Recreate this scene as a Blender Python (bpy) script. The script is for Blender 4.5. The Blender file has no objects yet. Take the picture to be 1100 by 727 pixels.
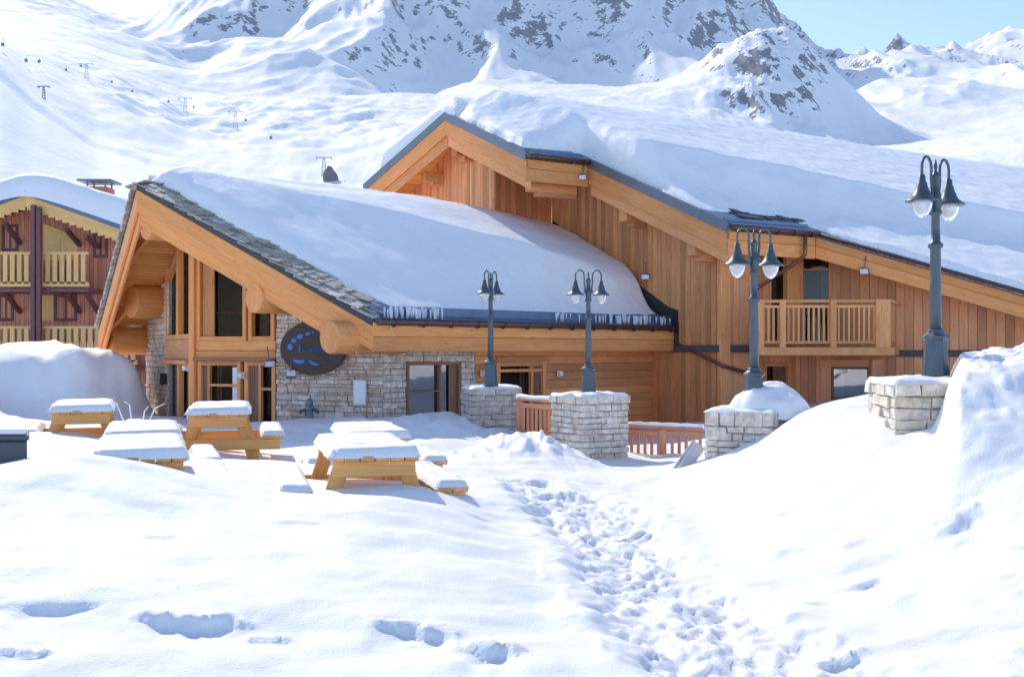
import bpy, math, random
import numpy as np
from mathutils import Vector, Matrix

random.seed(7)
rng = np.random.RandomState(5)
scene = bpy.context.scene
COL = scene.collection
F = 1200.0                     # focal length in photo pixels, camera at the origin looking along +Y
HZ = 375.0                     # photo row of the horizon


def U(px): return (px - 550.0) / F
def P(px, py, Y): return Vector((U(px) * Y, Y, (HZ - py) / F * Y))

# ------------------------------------------------------------------ numpy noise
_perm = rng.permutation(512)
def _hash(ix, iy, seed):
    return _perm[(_perm[(ix + seed * 17) & 511] + iy) & 511]
def perlin(x, y, seed=0):
    x = np.asarray(x, float); y = np.asarray(y, float)
    ix = np.floor(x).astype(int); iy = np.floor(y).astype(int)
    fx = x - ix; fy = y - iy
    def g(dx, dy):
        a = _hash(ix + dx, iy + dy, seed) * (2 * math.pi / 512.0)
        return np.cos(a) * (fx - dx) + np.sin(a) * (fy - dy)
    sx = fx * fx * fx * (fx * (fx * 6 - 15) + 10); sy = fy * fy * fy * (fy * (fy * 6 - 15) + 10)
    a = g(0, 0) * (1 - sx) + g(1, 0) * sx
    b = g(0, 1) * (1 - sx) + g(1, 1) * sx
    return (a * (1 - sy) + b * sy) * 1.5
def fbm(x, y, octv=4, seed=0, gain=0.5):
    t = 0; a = 1.0; f = 1.0
    for k in range(octv):
        t = t + a * perlin(x * f + 13.7 * k, y * f - 7.3 * k, seed + k); a *= gain; f *= 2.03
    return t
def ridged(x, y, octv=4, seed=0, gain=0.5):
    t = 0; a = 1.0; f = 1.0
    for k in range(octv):
        t = t + a * (1 - 2 * np.abs(perlin(x * f + 3.1 * k, y * f + 9.2 * k, seed + k))); a *= gain; f *= 2.07
    return t
def sstep(a, b, x):
    t = np.clip((np.asarray(x, float) - a) / (b - a), 0, 1)
    return t * t * (3 - 2 * t)

# ------------------------------------------------------------------ materials
def new_mat(name):
    m = bpy.data.materials.new(name); m.use_nodes = True
    nt = m.node_tree; b = nt.nodes['Principled BSDF']
    return m, nt, b
def N(nt, t, **kw):
    n = nt.nodes.new(t)
    for k, v in kw.items(): setattr(n, k, v)
    return n
def L(nt, a, b): nt.links.new(a, b)
def ramp(nt, stops):
    r = N(nt, 'ShaderNodeValToRGB')
    el = r.color_ramp.elements
    while len(el) < len(stops): el.new(0.5)
    for e, (p, c) in zip(el, stops):
        e.position = p; e.color = (*c, 1) if len(c) == 3 else c
    return r
def math_node(nt, op, a, b=None):
    n = N(nt, 'ShaderNodeMath', operation=op)
    for i, v in enumerate((a, b)):
        if v is None: continue
        if isinstance(v, (int, float)): n.inputs[i].default_value = v
        else: L(nt, v, n.inputs[i])
    return n.outputs[0]
def mixcol(nt, fac, a, b, mode='MIX'):
    n = N(nt, 'ShaderNodeMix', data_type='RGBA', blend_type=mode)
    for s, v in ((n.inputs[0], fac), (n.inputs[6], a), (n.inputs[7], b)):
        if isinstance(v, (int, float)): s.default_value = v
        elif isinstance(v, tuple): s.default_value = (*v, 1)
        else: L(nt, v, s)
    return n.outputs[2]

def mat_wood(name, c1, c2, rough=0.62, var=0.35, plank=None, knots=True, weather=0.0):
    m, nt, b = new_mat(name)
    at = N(nt, 'ShaderNodeAttribute', attribute_name='gc')
    rv = N(nt, 'ShaderNodeAttribute', attribute_name='rv')
    mp = N(nt, 'ShaderNodeMapping'); mp.inputs['Scale'].default_value = (1.1, 16, 16)
    L(nt, at.outputs['Vector'], mp.inputs[0])
    nz = N(nt, 'ShaderNodeTexNoise'); nz.inputs['Scale'].default_value = 1.6; nz.inputs['Detail'].default_value = 5; nz.inputs['Distortion'].default_value = 0.6
    L(nt, mp.outputs[0], nz.inputs['Vector'])
    col = ramp(nt, [(0.3, c1), (0.72, c2)]); L(nt, nz.outputs[0], col.inputs[0])
    out = col.outputs[0]
    tint = rv.outputs['Fac']
    if plank:
        sp = N(nt, 'ShaderNodeSeparateXYZ'); L(nt, at.outputs['Vector'], sp.inputs[0])
        q = math_node(nt, 'DIVIDE', sp.outputs[1], plank)
        fl = math_node(nt, 'FLOOR', q)
        wn = N(nt, 'ShaderNodeTexWhiteNoise', noise_dimensions='1D'); L(nt, fl, wn.inputs['W'])
        tint = wn.outputs['Value']
        fr = math_node(nt, 'FRACT', q)
        e = math_node(nt, 'LESS_THAN', math_node(nt, 'ABSOLUTE', math_node(nt, 'SUBTRACT', fr, 0.5)), 0.455)
        out = mixcol(nt, e, (c1[0] * .3, c1[1] * .3, c1[2] * .3), out)
    if knots:
        mk = N(nt, 'ShaderNodeMapping'); mk.inputs['Scale'].default_value = (1.6, 5, 5)
        L(nt, at.outputs['Vector'], mk.inputs[0])
        vo = N(nt, 'ShaderNodeTexVoronoi'); vo.inputs['Scale'].default_value = 1.5; L(nt, mk.outputs[0], vo.inputs['Vector'])
        k = ramp(nt, [(0.05, (1, 1, 1)), (0.11, (0, 0, 0))]); L(nt, vo.outputs['Distance'], k.inputs[0])
        kk = math_node(nt, 'MULTIPLY', k.outputs[0], 0.55)
        out = mixcol(nt, kk, out, (c1[0] * .35, c1[1] * .3, c1[2] * .3))
    tr = ramp(nt, [(0.0, (1 - var, 1 - var * 1.05, 1 - var * 1.1)), (0.5, (1, .98, .97)), (1.0, (1 + var * .45, 1 + var * .42, 1 + var * .4))]); L(nt, tint, tr.inputs[0])
    out = mixcol(nt, 1.0, out, tr.outputs[0], 'MULTIPLY')
    # broad weather stains
    n2 = N(nt, 'ShaderNodeTexNoise'); n2.inputs['Scale'].default_value = 0.9; n2.inputs['Detail'].default_value = 4
    m2 = N(nt, 'ShaderNodeMapping'); m2.inputs['Scale'].default_value = (0.5, 2.2, 1); L(nt, at.outputs['Vector'], m2.inputs[0]); L(nt, m2.outputs[0], n2.inputs['Vector'])
    w = ramp(nt, [(0.42, (1, 1, 1)), (0.75, (.72, .66, .62))]); L(nt, n2.outputs[0], w.inputs[0])
    out = mixcol(nt, 0.55 + weather, out, w.outputs[0], 'MULTIPLY')
    L(nt, out, b.inputs['Base Color'])
    b.inputs['Roughness'].default_value = rough
    bp = N(nt, 'ShaderNodeBump'); bp.inputs['Strength'].default_value = 0.25; bp.inputs['Distance'].default_value = 0.02
    L(nt, nz.outputs[0], bp.inputs['Height']); L(nt, bp.outputs[0], b.inputs['Normal'])
    return m

def mat_stone(name, tints, rough=0.9):
    m, nt, b = new_mat(name)
    rv = N(nt, 'ShaderNodeAttribute', attribute_name='rv')
    tc = N(nt, 'ShaderNodeTexCoord')
    r = ramp(nt, [(i / (len(tints) - 1), c) for i, c in enumerate(tints)]); L(nt, rv.outputs['Fac'], r.inputs[0])
    nz = N(nt, 'ShaderNodeTexNoise'); nz.inputs['Scale'].default_value = 9; nz.inputs['Detail'].default_value = 8; nz.inputs['Roughness'].default_value = .65
    L(nt, tc.outputs['Object'], nz.inputs['Vector'])
    sh = ramp(nt, [(0.32, (.62, .6, .58)), (0.62, (1.12, 1.1, 1.08))]); L(nt, nz.outputs[0], sh.inputs[0])
    out = mixcol(nt, 1.0, r.outputs[0], sh.outputs[0], 'MULTIPLY')
    n2 = N(nt, 'ShaderNodeTexNoise'); n2.inputs['Scale'].default_value = 2.1; L(nt, tc.outputs['Object'], n2.inputs['Vector'])
    s2 = ramp(nt, [(0.35, (.78, .72, .66)), (0.65, (1, 1, 1))]); L(nt, n2.outputs[0], s2.inputs[0])
    out = mixcol(nt, .8, out, s2.outputs[0], 'MULTIPLY')
    L(nt, out, b.inputs['Base Color']); b.inputs['Roughness'].default_value = rough
    bp = N(nt, 'ShaderNodeBump'); bp.inputs['Strength'].default_value = .6; bp.inputs['Distance'].default_value = .03
    L(nt, nz.outputs[0], bp.inputs['Height']); L(nt, bp.outputs[0], b.inputs['Normal'])
    return m

def mat_plain(name, c, rough=0.5, metal=0.0, noise=0.15, scale=6):
    m, nt, b = new_mat(name)
    tc = N(nt, 'ShaderNodeTexCoord')
    nz = N(nt, 'ShaderNodeTexNoise'); nz.inputs['Scale'].default_value = scale; nz.inputs['Detail'].default_value = 5
    L(nt, tc.outputs['Object'], nz.inputs['Vector'])
    r = ramp(nt, [(0.3, tuple(x * (1 - noise) for x in c)), (0.7, tuple(x * (1 + noise) for x in c))]); L(nt, nz.outputs[0], r.inputs[0])
    L(nt, r.outputs[0], b.inputs['Base Color'])
    rr = ramp(nt, [(0.3, (rough * .8,) * 3), (0.7, (min(1, rough * 1.25),) * 3)]); L(nt, nz.outputs[0], rr.inputs[0]); L(nt, rr.outputs[0], b.inputs['Roughness'])
    b.inputs['Metallic'].default_value = metal
    return m

def mat_glass(name, tint, base=.10):
    m, nt, b = new_mat(name); nt.nodes.remove(b)
    tc = N(nt, 'ShaderNodeTexCoord')
    nz = N(nt, 'ShaderNodeTexNoise'); nz.inputs['Scale'].default_value = 0.8; L(nt, tc.outputs['Object'], nz.inputs['Vector'])
    bp = N(nt, 'ShaderNodeBump'); bp.inputs['Strength'].default_value = .08; bp.inputs['Distance'].default_value = .1
    L(nt, nz.outputs[0], bp.inputs['Height'])
    gl = N(nt, 'ShaderNodeBsdfGlossy'); gl.inputs['Roughness'].default_value = .03; L(nt, bp.outputs[0], gl.inputs['Normal'])
    tr = N(nt, 'ShaderNodeBsdfTransparent'); tr.inputs[0].default_value = (*tint, 1)
    fr = N(nt, 'ShaderNodeFresnel'); fr.inputs[0].default_value = 1.5
    ge = N(nt, 'ShaderNodeNewGeometry')   # one reflection per pane: only its outer face reflects
    fac = math_node(nt, 'MULTIPLY', math_node(nt, 'ADD', fr.outputs[0], base), math_node(nt, 'SUBTRACT', 1.0, ge.outputs['Backfacing']))
    mx = N(nt, 'ShaderNodeMixShader'); L(nt, fac, mx.inputs[0]); L(nt, tr.outputs[0], mx.inputs[1]); L(nt, gl.outputs[0], mx.inputs[2])
    L(nt, mx.outputs[0], nt.nodes['Material Output'].inputs['Surface'])
    return m

def mat_snow(name, grain=1.0, lump=0.0):
    m, nt, b = new_mat(name)
    tc = N(nt, 'ShaderNodeTexCoord')
    b.inputs['Base Color'].default_value = (.92, .91, .90, 1)
    b.inputs['Roughness'].default_value = .55
    b.inputs['Specular IOR Level'].default_value = .25
    n1 = N(nt, 'ShaderNodeTexNoise'); n1.inputs['Scale'].default_value = 55; n1.inputs['Detail'].default_value = 7; n1.inputs['Roughness'].default_value = .7
    L(nt, tc.outputs['Object'], n1.inputs['Vector'])
    n2 = N(nt, 'ShaderNodeTexNoise'); n2.inputs['Scale'].default_value = 3.2; n2.inputs['Detail'].default_value = 6
    L(nt, tc.outputs['Object'], n2.inputs['Vector'])
    b1 = N(nt, 'ShaderNodeBump'); b1.inputs['Strength'].default_value = .55 * grain; b1.inputs['Distance'].default_value = .016
    L(nt, n1.outputs[0], b1.inputs['Height'])
    b2 = N(nt, 'ShaderNodeBump'); b2.inputs['Strength'].default_value = .35; b2.inputs['Distance'].default_value = .05 + lump
    L(nt, n2.outputs[0], b2.inputs['Height']); L(nt, b1.outputs[0], b2.inputs['Normal'])
    L(nt, b2.outputs[0], b.inputs['Normal'])
    return m

def mat_mountain(name):
    m, nt, b = new_mat(name)
    tc = N(nt, 'ShaderNodeTexCoord'); ge = N(nt, 'ShaderNodeNewGeometry')
    at = N(nt, 'ShaderNodeAttribute', attribute_name='rock')
    n1 = N(nt, 'ShaderNodeTexNoise'); n1.inputs['Scale'].default_value = .045; n1.inputs['Detail'].default_value = 12; n1.inputs['Roughness'].default_value = .74
    L(nt, tc.outputs['Object'], n1.inputs['Vector'])
    k = math_node(nt, 'ADD', at.outputs['Fac'], math_node(nt, 'MULTIPLY', math_node(nt, 'SUBTRACT', n1.outputs[0], .5), 2.2))
    fr = ramp(nt, [(0.53, (0, 0, 0)), (0.58, (1, 1, 1))]); L(nt, k, fr.inputs[0])
    n2 = N(nt, 'ShaderNodeTexNoise'); n2.inputs['Scale'].default_value = .09; n2.inputs['Detail'].default_value = 6
    L(nt, tc.outputs['Object'], n2.inputs['Vector'])
    rc = ramp(nt, [(.3, (.13, .14, .165)), (.7, (.28, .29, .32))]); L(nt, n2.outputs[0], rc.inputs[0])
    out = mixcol(nt, fr.outputs[0], (.92, .91, .90), rc.outputs[0])
    L(nt, out, b.inputs['Base Color']); b.inputs['Roughness'].default_value = .75; b.inputs['Specular IOR Level'].default_value = .15
    bp = N(nt, 'ShaderNodeBump'); bp.inputs['Strength'].default_value = .4; bp.inputs['Distance'].default_value = 2.5
    n3 = N(nt, 'ShaderNodeTexNoise'); n3.inputs['Scale'].default_value = .035; n3.inputs['Detail'].default_value = 9; n3.inputs['Roughness'].default_value = .6
    L(nt, tc.outputs['Object'], n3.inputs['Vector'])
    L(nt, n3.outputs[0], bp.inputs['Height']); L(nt, bp.outputs[0], b.inputs['Normal'])
    return m

M = {}
M['larch'] = mat_wood('larch_wood', (.80, .295, .072), (.92, .42, .145), var=.18)
M['larch_dim'] = mat_wood('larch_wood_weathered', (.74, .285, .088), (.87, .42, .165), var=.26)
M['gable'] = mat_wood('gable_boards', (.66, .255, .085), (.80, .37, .15), var=.3, weather=.3)  # darker copy of the facade boards, the corner's shade painted into the colour
M['siding'] = mat_wood('facade_boards', (.82, .33, .13), (.92, .45, .21), var=.3, weather=.25)
M['soffit'] = mat_wood('soffit_boards', (.82, .32, .072), (.93, .46, .145), plank=.13, var=.25)
M['pine'] = mat_wood('pine_wood', (.78, .35, .085), (.90, .50, .17), var=.2)
M['red_rail'] = mat_wood('stained_railing', (.64, .25, .12), (.78, .36, .19), var=.2)
M['old_frame'] = mat_wood('dark_oak_frame', (.26, .12, .06), (.38, .20, .10), var=.25)
M['brown_panel'] = mat_wood('brown_panel', (.20, .095, .05), (.29, .15, .085), var=.2, knots=False)
M['purple'] = mat_wood('plum_boards', (.60, .21, .125), (.74, .32, .20), plank=.17, var=.3, knots=False)
M['plum_post'] = mat_wood('plum_post', (.14, .05, .055), (.2, .085, .09), var=.2, knots=False)
M['yellow'] = mat_wood('honey_boards', (.76, .45, .15), (.88, .58, .24), var=.18, knots=False)
M['stone'] = mat_stone('wall_stone', [(.62, .44, .34), (.80, .65, .53), (.72, .55, .44), (.86, .77, .66), (.66, .57, .49)])
M['stone_pale'] = mat_stone('corner_stone', [(.66, .56, .48), (.80, .73, .65), (.72, .62, .53), (.84, .79, .72)])
M['pillar'] = mat_stone('pillar_stone', [(.72, .66, .55), (.80, .76, .67), (.75, .67, .57), (.83, .80, .73), (.70, .67, .6)])
M['pillar_grey'] = mat_stone('pillar_stone_grey', [(.50, .46, .43), (.62, .57, .53), (.55, .5, .46), (.66, .62, .59)])  # pillar stone darkened and greyed: the chalet's shadow painted into its colour
M['mortar'] = mat_plain('mortar', (.36, .32, .28), .95, 0, .25, 14)
M['slate'] = mat_stone('roof_slate', [(.30, .28, .25), (.58, .54, .48), (.42, .39, .35), (.70, .66, .6)], .7)
M['slate_dark'] = mat_plain('dark_slate', (.055, .058, .062), .6, 0, .3, 8)
M['zinc'] = mat_plain('blue_zinc', (.12, .18, .28), .4, .35, .2, 3)  # the blue is the sky's reflection, put into the base colour
M['lead'] = mat_plain('grey_zinc', (.17, .19, .22), .42, .4, .15, 3)
M['black'] = mat_plain('black_bitumen', (.022, .023, .026), .75, 0, .3, 5)
M['band'] = mat_plain('dark_band', (.10, .088, .088), .7, 0, .2, 5)
M['copper'] = mat_plain('brown_copper', (.21, .085, .062), .38, .45, .2, 5)
M['gutter'] = mat_plain('brown_gutter', (.11, .06, .055), .4, .4, .2, 5)
M['lamp'] = mat_plain('blue_grey_paint', (.075, .10, .122), .38, .25, .15, 7)
M['glass'] = mat_glass('window_glass', (.66, .60, .54), .0)
M['glass_blue'] = mat_glass('reflecting_glass', (.5, .55, .62), .32)
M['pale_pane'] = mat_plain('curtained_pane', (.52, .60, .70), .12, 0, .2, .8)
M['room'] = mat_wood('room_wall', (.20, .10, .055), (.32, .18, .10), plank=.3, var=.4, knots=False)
M['cloth'] = mat_plain('curtain_cloth', (.55, .50, .44), .9, 0, .15, 5)
M['snow'] = mat_snow('snow')
M['roof_snow'] = mat_snow('roof_snow', .7)
M['mountain'] = mat_mountain('snow_and_rock')
M['steel'] = mat_plain('galvanised_steel', (.36, .39, .43), .5, .2, .15, 2)
M['cabin'] = mat_plain('cabin_shell', (.20, .22, .25), .4, 0, .15, 2)
M['white'] = mat_plain('white_plastic', (.78, .78, .8), .4, 0, .04, 4)
M['sign'] = mat_wood('sign_board', (.050, .028, .022), (.085, .05, .038), var=.1, knots=False)
M['sign_blue'] = mat_plain('blue_paint', (.035, .20, .62), .5, 0, .15, 9)
M['bin'] = mat_plain('dark_grey_plastic', (.085, .09, .105), .5, 0, .15, 6)
M['iron'] = mat_plain('grey_iron', (.20, .22, .25), .5, .3, .2, 12)
M['bark'] = mat_plain('bark', (.13, .095, .07), .9, 0, .3, 10)
M['concrete'] = mat_plain('grey_board', (.55, .56, .58), .7, 0, .12, 5)
M['rock'] = mat_stone('grey_rock', [(.2, .19, .18), (.32, .31, .3)])
def mat_globe():
    m, nt, b = new_mat('lamp_globe')
    b.inputs['Base Color'].default_value = (.92, .93, .95, 1); b.inputs['Roughness'].default_value = .12
    b.inputs['Transmission Weight'].default_value = .55; b.inputs['IOR'].default_value = 1.2
    return m
M['globe'] = mat_globe()
def mat_ice():
    m, nt, b = new_mat('ice')
    b.inputs['Base Color'].default_value = (.86, .92, .98, 1); b.inputs['Roughness'].default_value = .12
    b.inputs['Transmission Weight'].default_value = .5; b.inputs['IOR'].default_value = 1.31
    return m
M['ice'] = mat_ice()

# ------------------------------------------------------------------ mesh builder
def wloc(o):
    v = Vector((0, 0, 0))
    while o is not None: v += o.location; o = o.parent
    return v
class MB:
    def __init__(s): s.v = []; s.f = []; s.m = []; s.sm = []; s.gc = []; s.rv = []
    def add(s, vs, fs, mi=0, smooth=False, gc=None, rv=None):
        n = len(s.v); rv = random.random() if rv is None else rv
        s.v += [tuple(x) for x in vs]
        if gc is None:
            o = random.random() * 50; gc = [(x[0] + o, x[1], x[2]) for x in vs]
        s.gc += [tuple(g) for g in gc]; s.rv += [rv] * len(vs)
        for f in fs: s.f.append(tuple(n + i for i in f)); s.m.append(mi); s.sm.append(smooth)
    def hexa(s, b4, t4, mi=0, grain=None, rv=None):
        """bottom ring, top ring (4 points each)"""
        vs = [Vector(p) for p in list(b4) + list(t4)]
        fs = [(3, 2, 1, 0), (4, 5, 6, 7), (0, 1, 5, 4), (1, 2, 6, 5), (2, 3, 7, 6), (3, 0, 4, 7)]
        if grain is None:
            es = [vs[1] - vs[0], vs[3] - vs[0], vs[4] - vs[0]]
            grain = max(es, key=lambda e: e.length)
        g = Vector(grain).normalized()
        a = g.cross(Vector((0, 0, 1)))
        if a.length < .2: a = g.cross(Vector((0.3, 1, 0)))
        a.normalize(); b = g.cross(a)
        o1, o2 = random.random() * 40, random.random() * 40
        gc = [((p).dot(g) + o1, p.dot(b) + o2, p.dot(a)) for p in vs]
        s.add(vs, fs, mi, False, gc, rv)
    def box(s, c, a, b, d, mi=0, rv=None, grain=None):
        c, a, b, d = Vector(c), Vector(a), Vector(b), Vector(d)
        s.hexa([c - a - b - d, c + a - b - d, c + a + b - d, c - a + b - d], [c - a - b + d, c + a - b + d, c + a + b + d, c - a + b + d], mi, grain, rv)
    def beam(s, p0, p1, w, h, mi=0, up=(0, 0, 1)):
        p0, p1 = Vector(p0), Vector(p1); d = (p1 - p0); ax = d.normalized(); up = Vector(up)
        side = ax.cross(up)
        if side.length < 1e-3: side = ax.cross(Vector((1, 0, 0)))
        side.normalize(); u = side.cross(ax).normalized()
        s.box((p0 + p1) / 2, d / 2, side * w / 2, u * h / 2, mi, grain=ax)
    def tube(s, pts, rad, seg=10, mi=0, caps=True, smooth=True):
        pts = [Vector(p) for p in pts]; n = len(pts)
        rs = rad if isinstance(rad, (list, tuple)) else [rad] * n
        vs = []; gc = []; o = random.random() * 30
        ref = Vector((0, 0, 1)); ln = 0
        tg0 = (pts[1] - pts[0]).normalized()
        if abs(tg0.z) > .9: ref = Vector((1, 0, 0))
        for i, p in enumerate(pts):
            t = (pts[min(i + 1, n - 1)] - pts[max(i - 1, 0)]).normalized()
            a = t.cross(ref)
            if a.length < 1e-3: a = t.cross(Vector((0, 1, 0)))
            a.normalize(); b = a.cross(t).normalized(); ref = b
            if i: ln += (p - pts[i - 1]).length
            for k in range(seg):
                th = 2 * math.pi * k / seg
                vs.append(p + (a * math.cos(th) + b * math.sin(th)) * rs[i]); gc.append((ln + o, rs[i] * math.cos(th), rs[i] * math.sin(th)))
        fs = []
        for i in range(n - 1):
            for k in range(seg):
                k2 = (k + 1) % seg
                fs.append((i * seg + k, i * seg + k2, (i + 1) * seg + k2, (i + 1) * seg + k))
        s.add(vs, fs, mi, smooth, gc)
        if caps:
            nv = len(s.v) - len(vs)
            s.f.append(tuple(nv + k for k in reversed(range(seg)))); s.m.append(mi); s.sm.append(False)
            s.f.append(tuple(nv + (n - 1) * seg + k for k in range(seg))); s.m.append(mi); s.sm.append(False)
    def lathe(s, prof, base=(0, 0, 0), seg=16, mi=0, smooth=True, rot=0.0):
        vs = []; fs = []; n = len(prof); b = Vector(base)
        for r, z in prof:
            for k in range(seg):
                th = 2 * math.pi * k / seg + rot
                vs.append(b + Vector((r * math.cos(th), r * math.sin(th), z)))
        for i in range(n - 1):
            for k in range(seg):
                k2 = (k + 1) % seg
                fs.append((i * seg + k, i * seg + k2, (i + 1) * seg + k2, (i + 1) * seg + k))
        fs.append(tuple(reversed(range(seg)))); fs.append(tuple((n - 1) * seg + k for k in range(seg)))
        s.add(vs, fs, mi, smooth)
    def prism(s, top, dz, mi=0, gdir=None, mi_bottom=None):
        """polygon with z per vertex, extruded straight down by dz"""
        top = [Vector(p) for p in top]; n = len(top)
        vs = top + [p - Vector((0, 0, dz)) for p in top]
        g = Vector(gdir).normalized() if gdir is not None else Vector((1, 0, 0))
        a = Vector((-g.y, g.x, 0))
        gc = [(p.dot(g), p.dot(a), 0) for p in vs]
        s.add(vs, [tuple(range(n))], mi, False, gc)
        k = len(s.v) - 2 * n
        s.f.append(tuple(k + n + i for i in reversed(range(n)))); s.m.append(mi if mi_bottom is None else mi_bottom); s.sm.append(False)
        for i in range(n):
            j = (i + 1) % n
            s.f.append((k + j, k + i, k + n + i, k + n + j)); s.m.append(mi); s.sm.append(False)
    def build(s, name, mats, parent=None, bevel=0.0, seg=1):
        if not isinstance(mats, (list, tuple)): mats = [mats]
        me = bpy.data.meshes.new(name)
        off = wloc(parent) if parent is not None else Vector((0, 0, 0))
        me.from_pydata([(x[0] - off.x, x[1] - off.y, x[2] - off.z) for x in s.v], [], s.f)
        for m in mats: me.materials.append(m)
        me.polygons.foreach_set('material_index', s.m); me.polygons.foreach_set('use_smooth', s.sm)
        a = me.attributes.new('gc', 'FLOAT_VECTOR', 'POINT'); a.data.foreach_set('vector', [c for g in s.gc for c in g])
        a = me.attributes.new('rv', 'FLOAT', 'POINT'); a.data.foreach_set('value', s.rv)
        me.update()
        o = bpy.data.objects.new(name, me); COL.objects.link(o)
        if parent is not None: o.parent = parent
        if bevel > 0:
            md = o.modifiers.new('bevel', 'BEVEL'); md.width = bevel; md.segments = seg; md.limit_method = 'ANGLE'; md.angle_limit = .6
        return o

def empty(name, loc, label=None, cat=None, group=None):
    o = bpy.data.objects.new(name, None); COL.objects.link(o); o.location = loc; o.empty_display_size = .2
    return tag(o, label, cat, group)
def tag(o, label=None, cat=None, group=None, kind=None):
    if label: o['label'] = label
    if cat: o['category'] = cat
    if group: o['group'] = group
    if kind: o['kind'] = kind
    return o
def kids(o): return [c for c in bpy.data.objects if c.parent == o]
def copy_tree(o, parent=None):
    c = o.copy(); COL.objects.link(c)
    if parent is not None: c.parent = parent
    for ch in kids(o): copy_tree(ch, c)
    return c

def grid_obj(name, X, Y, Z, mat, keep=None, attrs=None, parent=None):
    """X,Y,Z arrays (rows, cols); keep = boolean per vertex (faces need one kept vertex)"""
    off = wloc(parent) if parent is not None else Vector((0, 0, 0))
    r, c = X.shape
    co = np.stack([X - off.x, Y - off.y, Z - off.z], -1).reshape(-1, 3).astype(np.float32)
    idx = np.arange(r * c).reshape(r, c)
    q = np.stack([idx[:-1, :-1], idx[:-1, 1:], idx[1:, 1:], idx[1:, :-1]], -1).reshape(-1, 4)
    if keep is not None:
        kf = keep.reshape(-1)[q].any(1); q = q[kf]
        used = np.unique(q); mp = -np.ones(r * c, int); mp[used] = np.arange(len(used)); q = mp[q]; co = co[used]
    else: used = None
    # make faces look up
    a, b, d = co[q[0, 0]], co[q[0, 1]], co[q[0, 3]]
    if np.cross(b - a, d - a)[2] < 0: q = q[:, ::-1]
    me = bpy.data.meshes.new(name)
    me.vertices.add(len(co)); me.vertices.foreach_set('co', co.ravel())
    me.loops.add(q.size); me.loops.foreach_set('vertex_index', q.ravel().astype(np.int32))
    me.polygons.add(len(q)); me.polygons.foreach_set('loop_start', np.arange(0, q.size, 4, dtype=np.int32))
    me.polygons.foreach_set('use_smooth', np.ones(len(q), bool))
    me.update(calc_edges=True); me.validate()
    me.materials.append(mat)
    for k, arr in (attrs or {}).items():
        arr = arr.reshape(-1)
        if used is not None: arr = arr[used]
        at = me.attributes.new(k, 'FLOAT', 'POINT'); at.data.foreach_set('value', arr.astype(np.float32))
    o = bpy.data.objects.new(name, me); COL.objects.link(o)
    if parent is not None: o.parent = parent
    return o

# ------------------------------------------------------------------ the ground: control points seen in the photo
CTRL = [  # px, py, depth
    (0, 727, 5.9), (275, 727, 5.85), (550, 727, 5.8), (825, 727, 5.75), (1100, 727, 5.4),
    (0, 600, 7.3), (150, 600, 7.4), (300, 600, 7.5), (550, 600, 8.1), (700, 600, 8.7), (850, 600, 8.1), (980, 600, 7.5), (1100, 600, 6.8),
    (0, 550, 8.3), (200, 550, 8.5), (400, 550, 8.9), (550, 555, 9.9),
    (0, 497, 9.3), (75, 489, 9.15), (140, 503, 9.2), (200, 517, 9.25), (300, 529, 9.6), (460, 532, 9.7), (540, 517, 11.2),
    (30, 500, 10.6), (110, 505, 10.4), (240, 505, 10.9), (300, 515, 11.0), (400, 522, 10.3), (480, 519, 11.0),
    (20, 470, 13.0), (60, 466, 14.2), (160, 480, 13.2), (275, 497, 14.4), (330, 500, 13.5), (500, 497, 15.0), (400, 500, 14.0),
    (180, 470, 17.5), (240, 480, 18.5), (320, 472, 20.5), (290, 452, 23.2), (330, 450, 23.2), (390, 455, 22.2), (440, 450, 22.6), (470, 446, 22.8), (500, 452, 22.2), (530, 470, 20.3), (525, 494, 17.6), (410, 480, 18.3),
    (200, 455, 25.0), (230, 460, 24.3),
    (560, 474, 16.7), (512, 490, 16.2), (600, 480, 16.9), (640, 499, 16.6), (660, 507, 18.0), (690, 505, 17.0), (745, 498, 15.2),
    (640, 530, 13.2), (600, 535, 12.5),
    (575, 470, 20.9), (575, 480, 23.5), (640, 490, 23.0), (700, 478, 21.5), (740, 482, 20.5), (760, 470, 24.5), (650, 470, 28.0),
    (760, 520, 12.9), (800, 488, 13.8), (845, 466, 14.2), (870, 437, 13.4), (905, 438, 12.3), (940, 442, 11.2), (855, 446, 16.3),
    (945, 470, 10.25), (980, 473, 9.9), (1000, 472, 9.7), (1050, 470, 9.4), (1100, 466, 9.1), (1180, 458, 9.0), (970, 466, 10.6), (1060, 446, 12), (1100, 440, 12.4),
    (950, 448, 12.6), (930, 441, 14.0), (890, 437, 14.8), (980, 448, 13.5), (970, 494, 9.1), (940, 502, 9.4), (900, 470, 11.6), (1100, 482, 8.2), (1050, 480, 8.6), (1020, 515, 8.2),
    (900, 436, 18.0), (880, 436, 24.0), (930, 437, 26.0), (1000, 425, 20.0), (1100, 410, 20.0),
    (80, 374, 27.5), (30, 376, 27.5), (0, 387, 27.0), (-60, 392, 27.0), (120, 376, 28.0), (145, 384, 28.2), (158, 425, 28.0),
    (0, 425, 26.0), (40, 420, 26.7), (80, 420, 26.75), (120, 420, 27.2), (148, 425, 27.8), (20, 446, 25.2), (80, 450, 25.3), (140, 451, 26.0), (80, 455, 22.0), (140, 456, 22.0), (10, 452, 22.0), (-80, 440, 22.0),
    (172, 440, 27.5), (185, 447, 26.5), (195, 447, 28), (176, 430, 28.8), (60, 462, 17.5), (130, 462, 18.0),
]
cx, cy, cz = [], [], []
for px, py, Y in CTRL:
    p = P(px, py, Y); cx.append(p.x); cy.append(p.y); cz.append(p.z)
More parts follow.
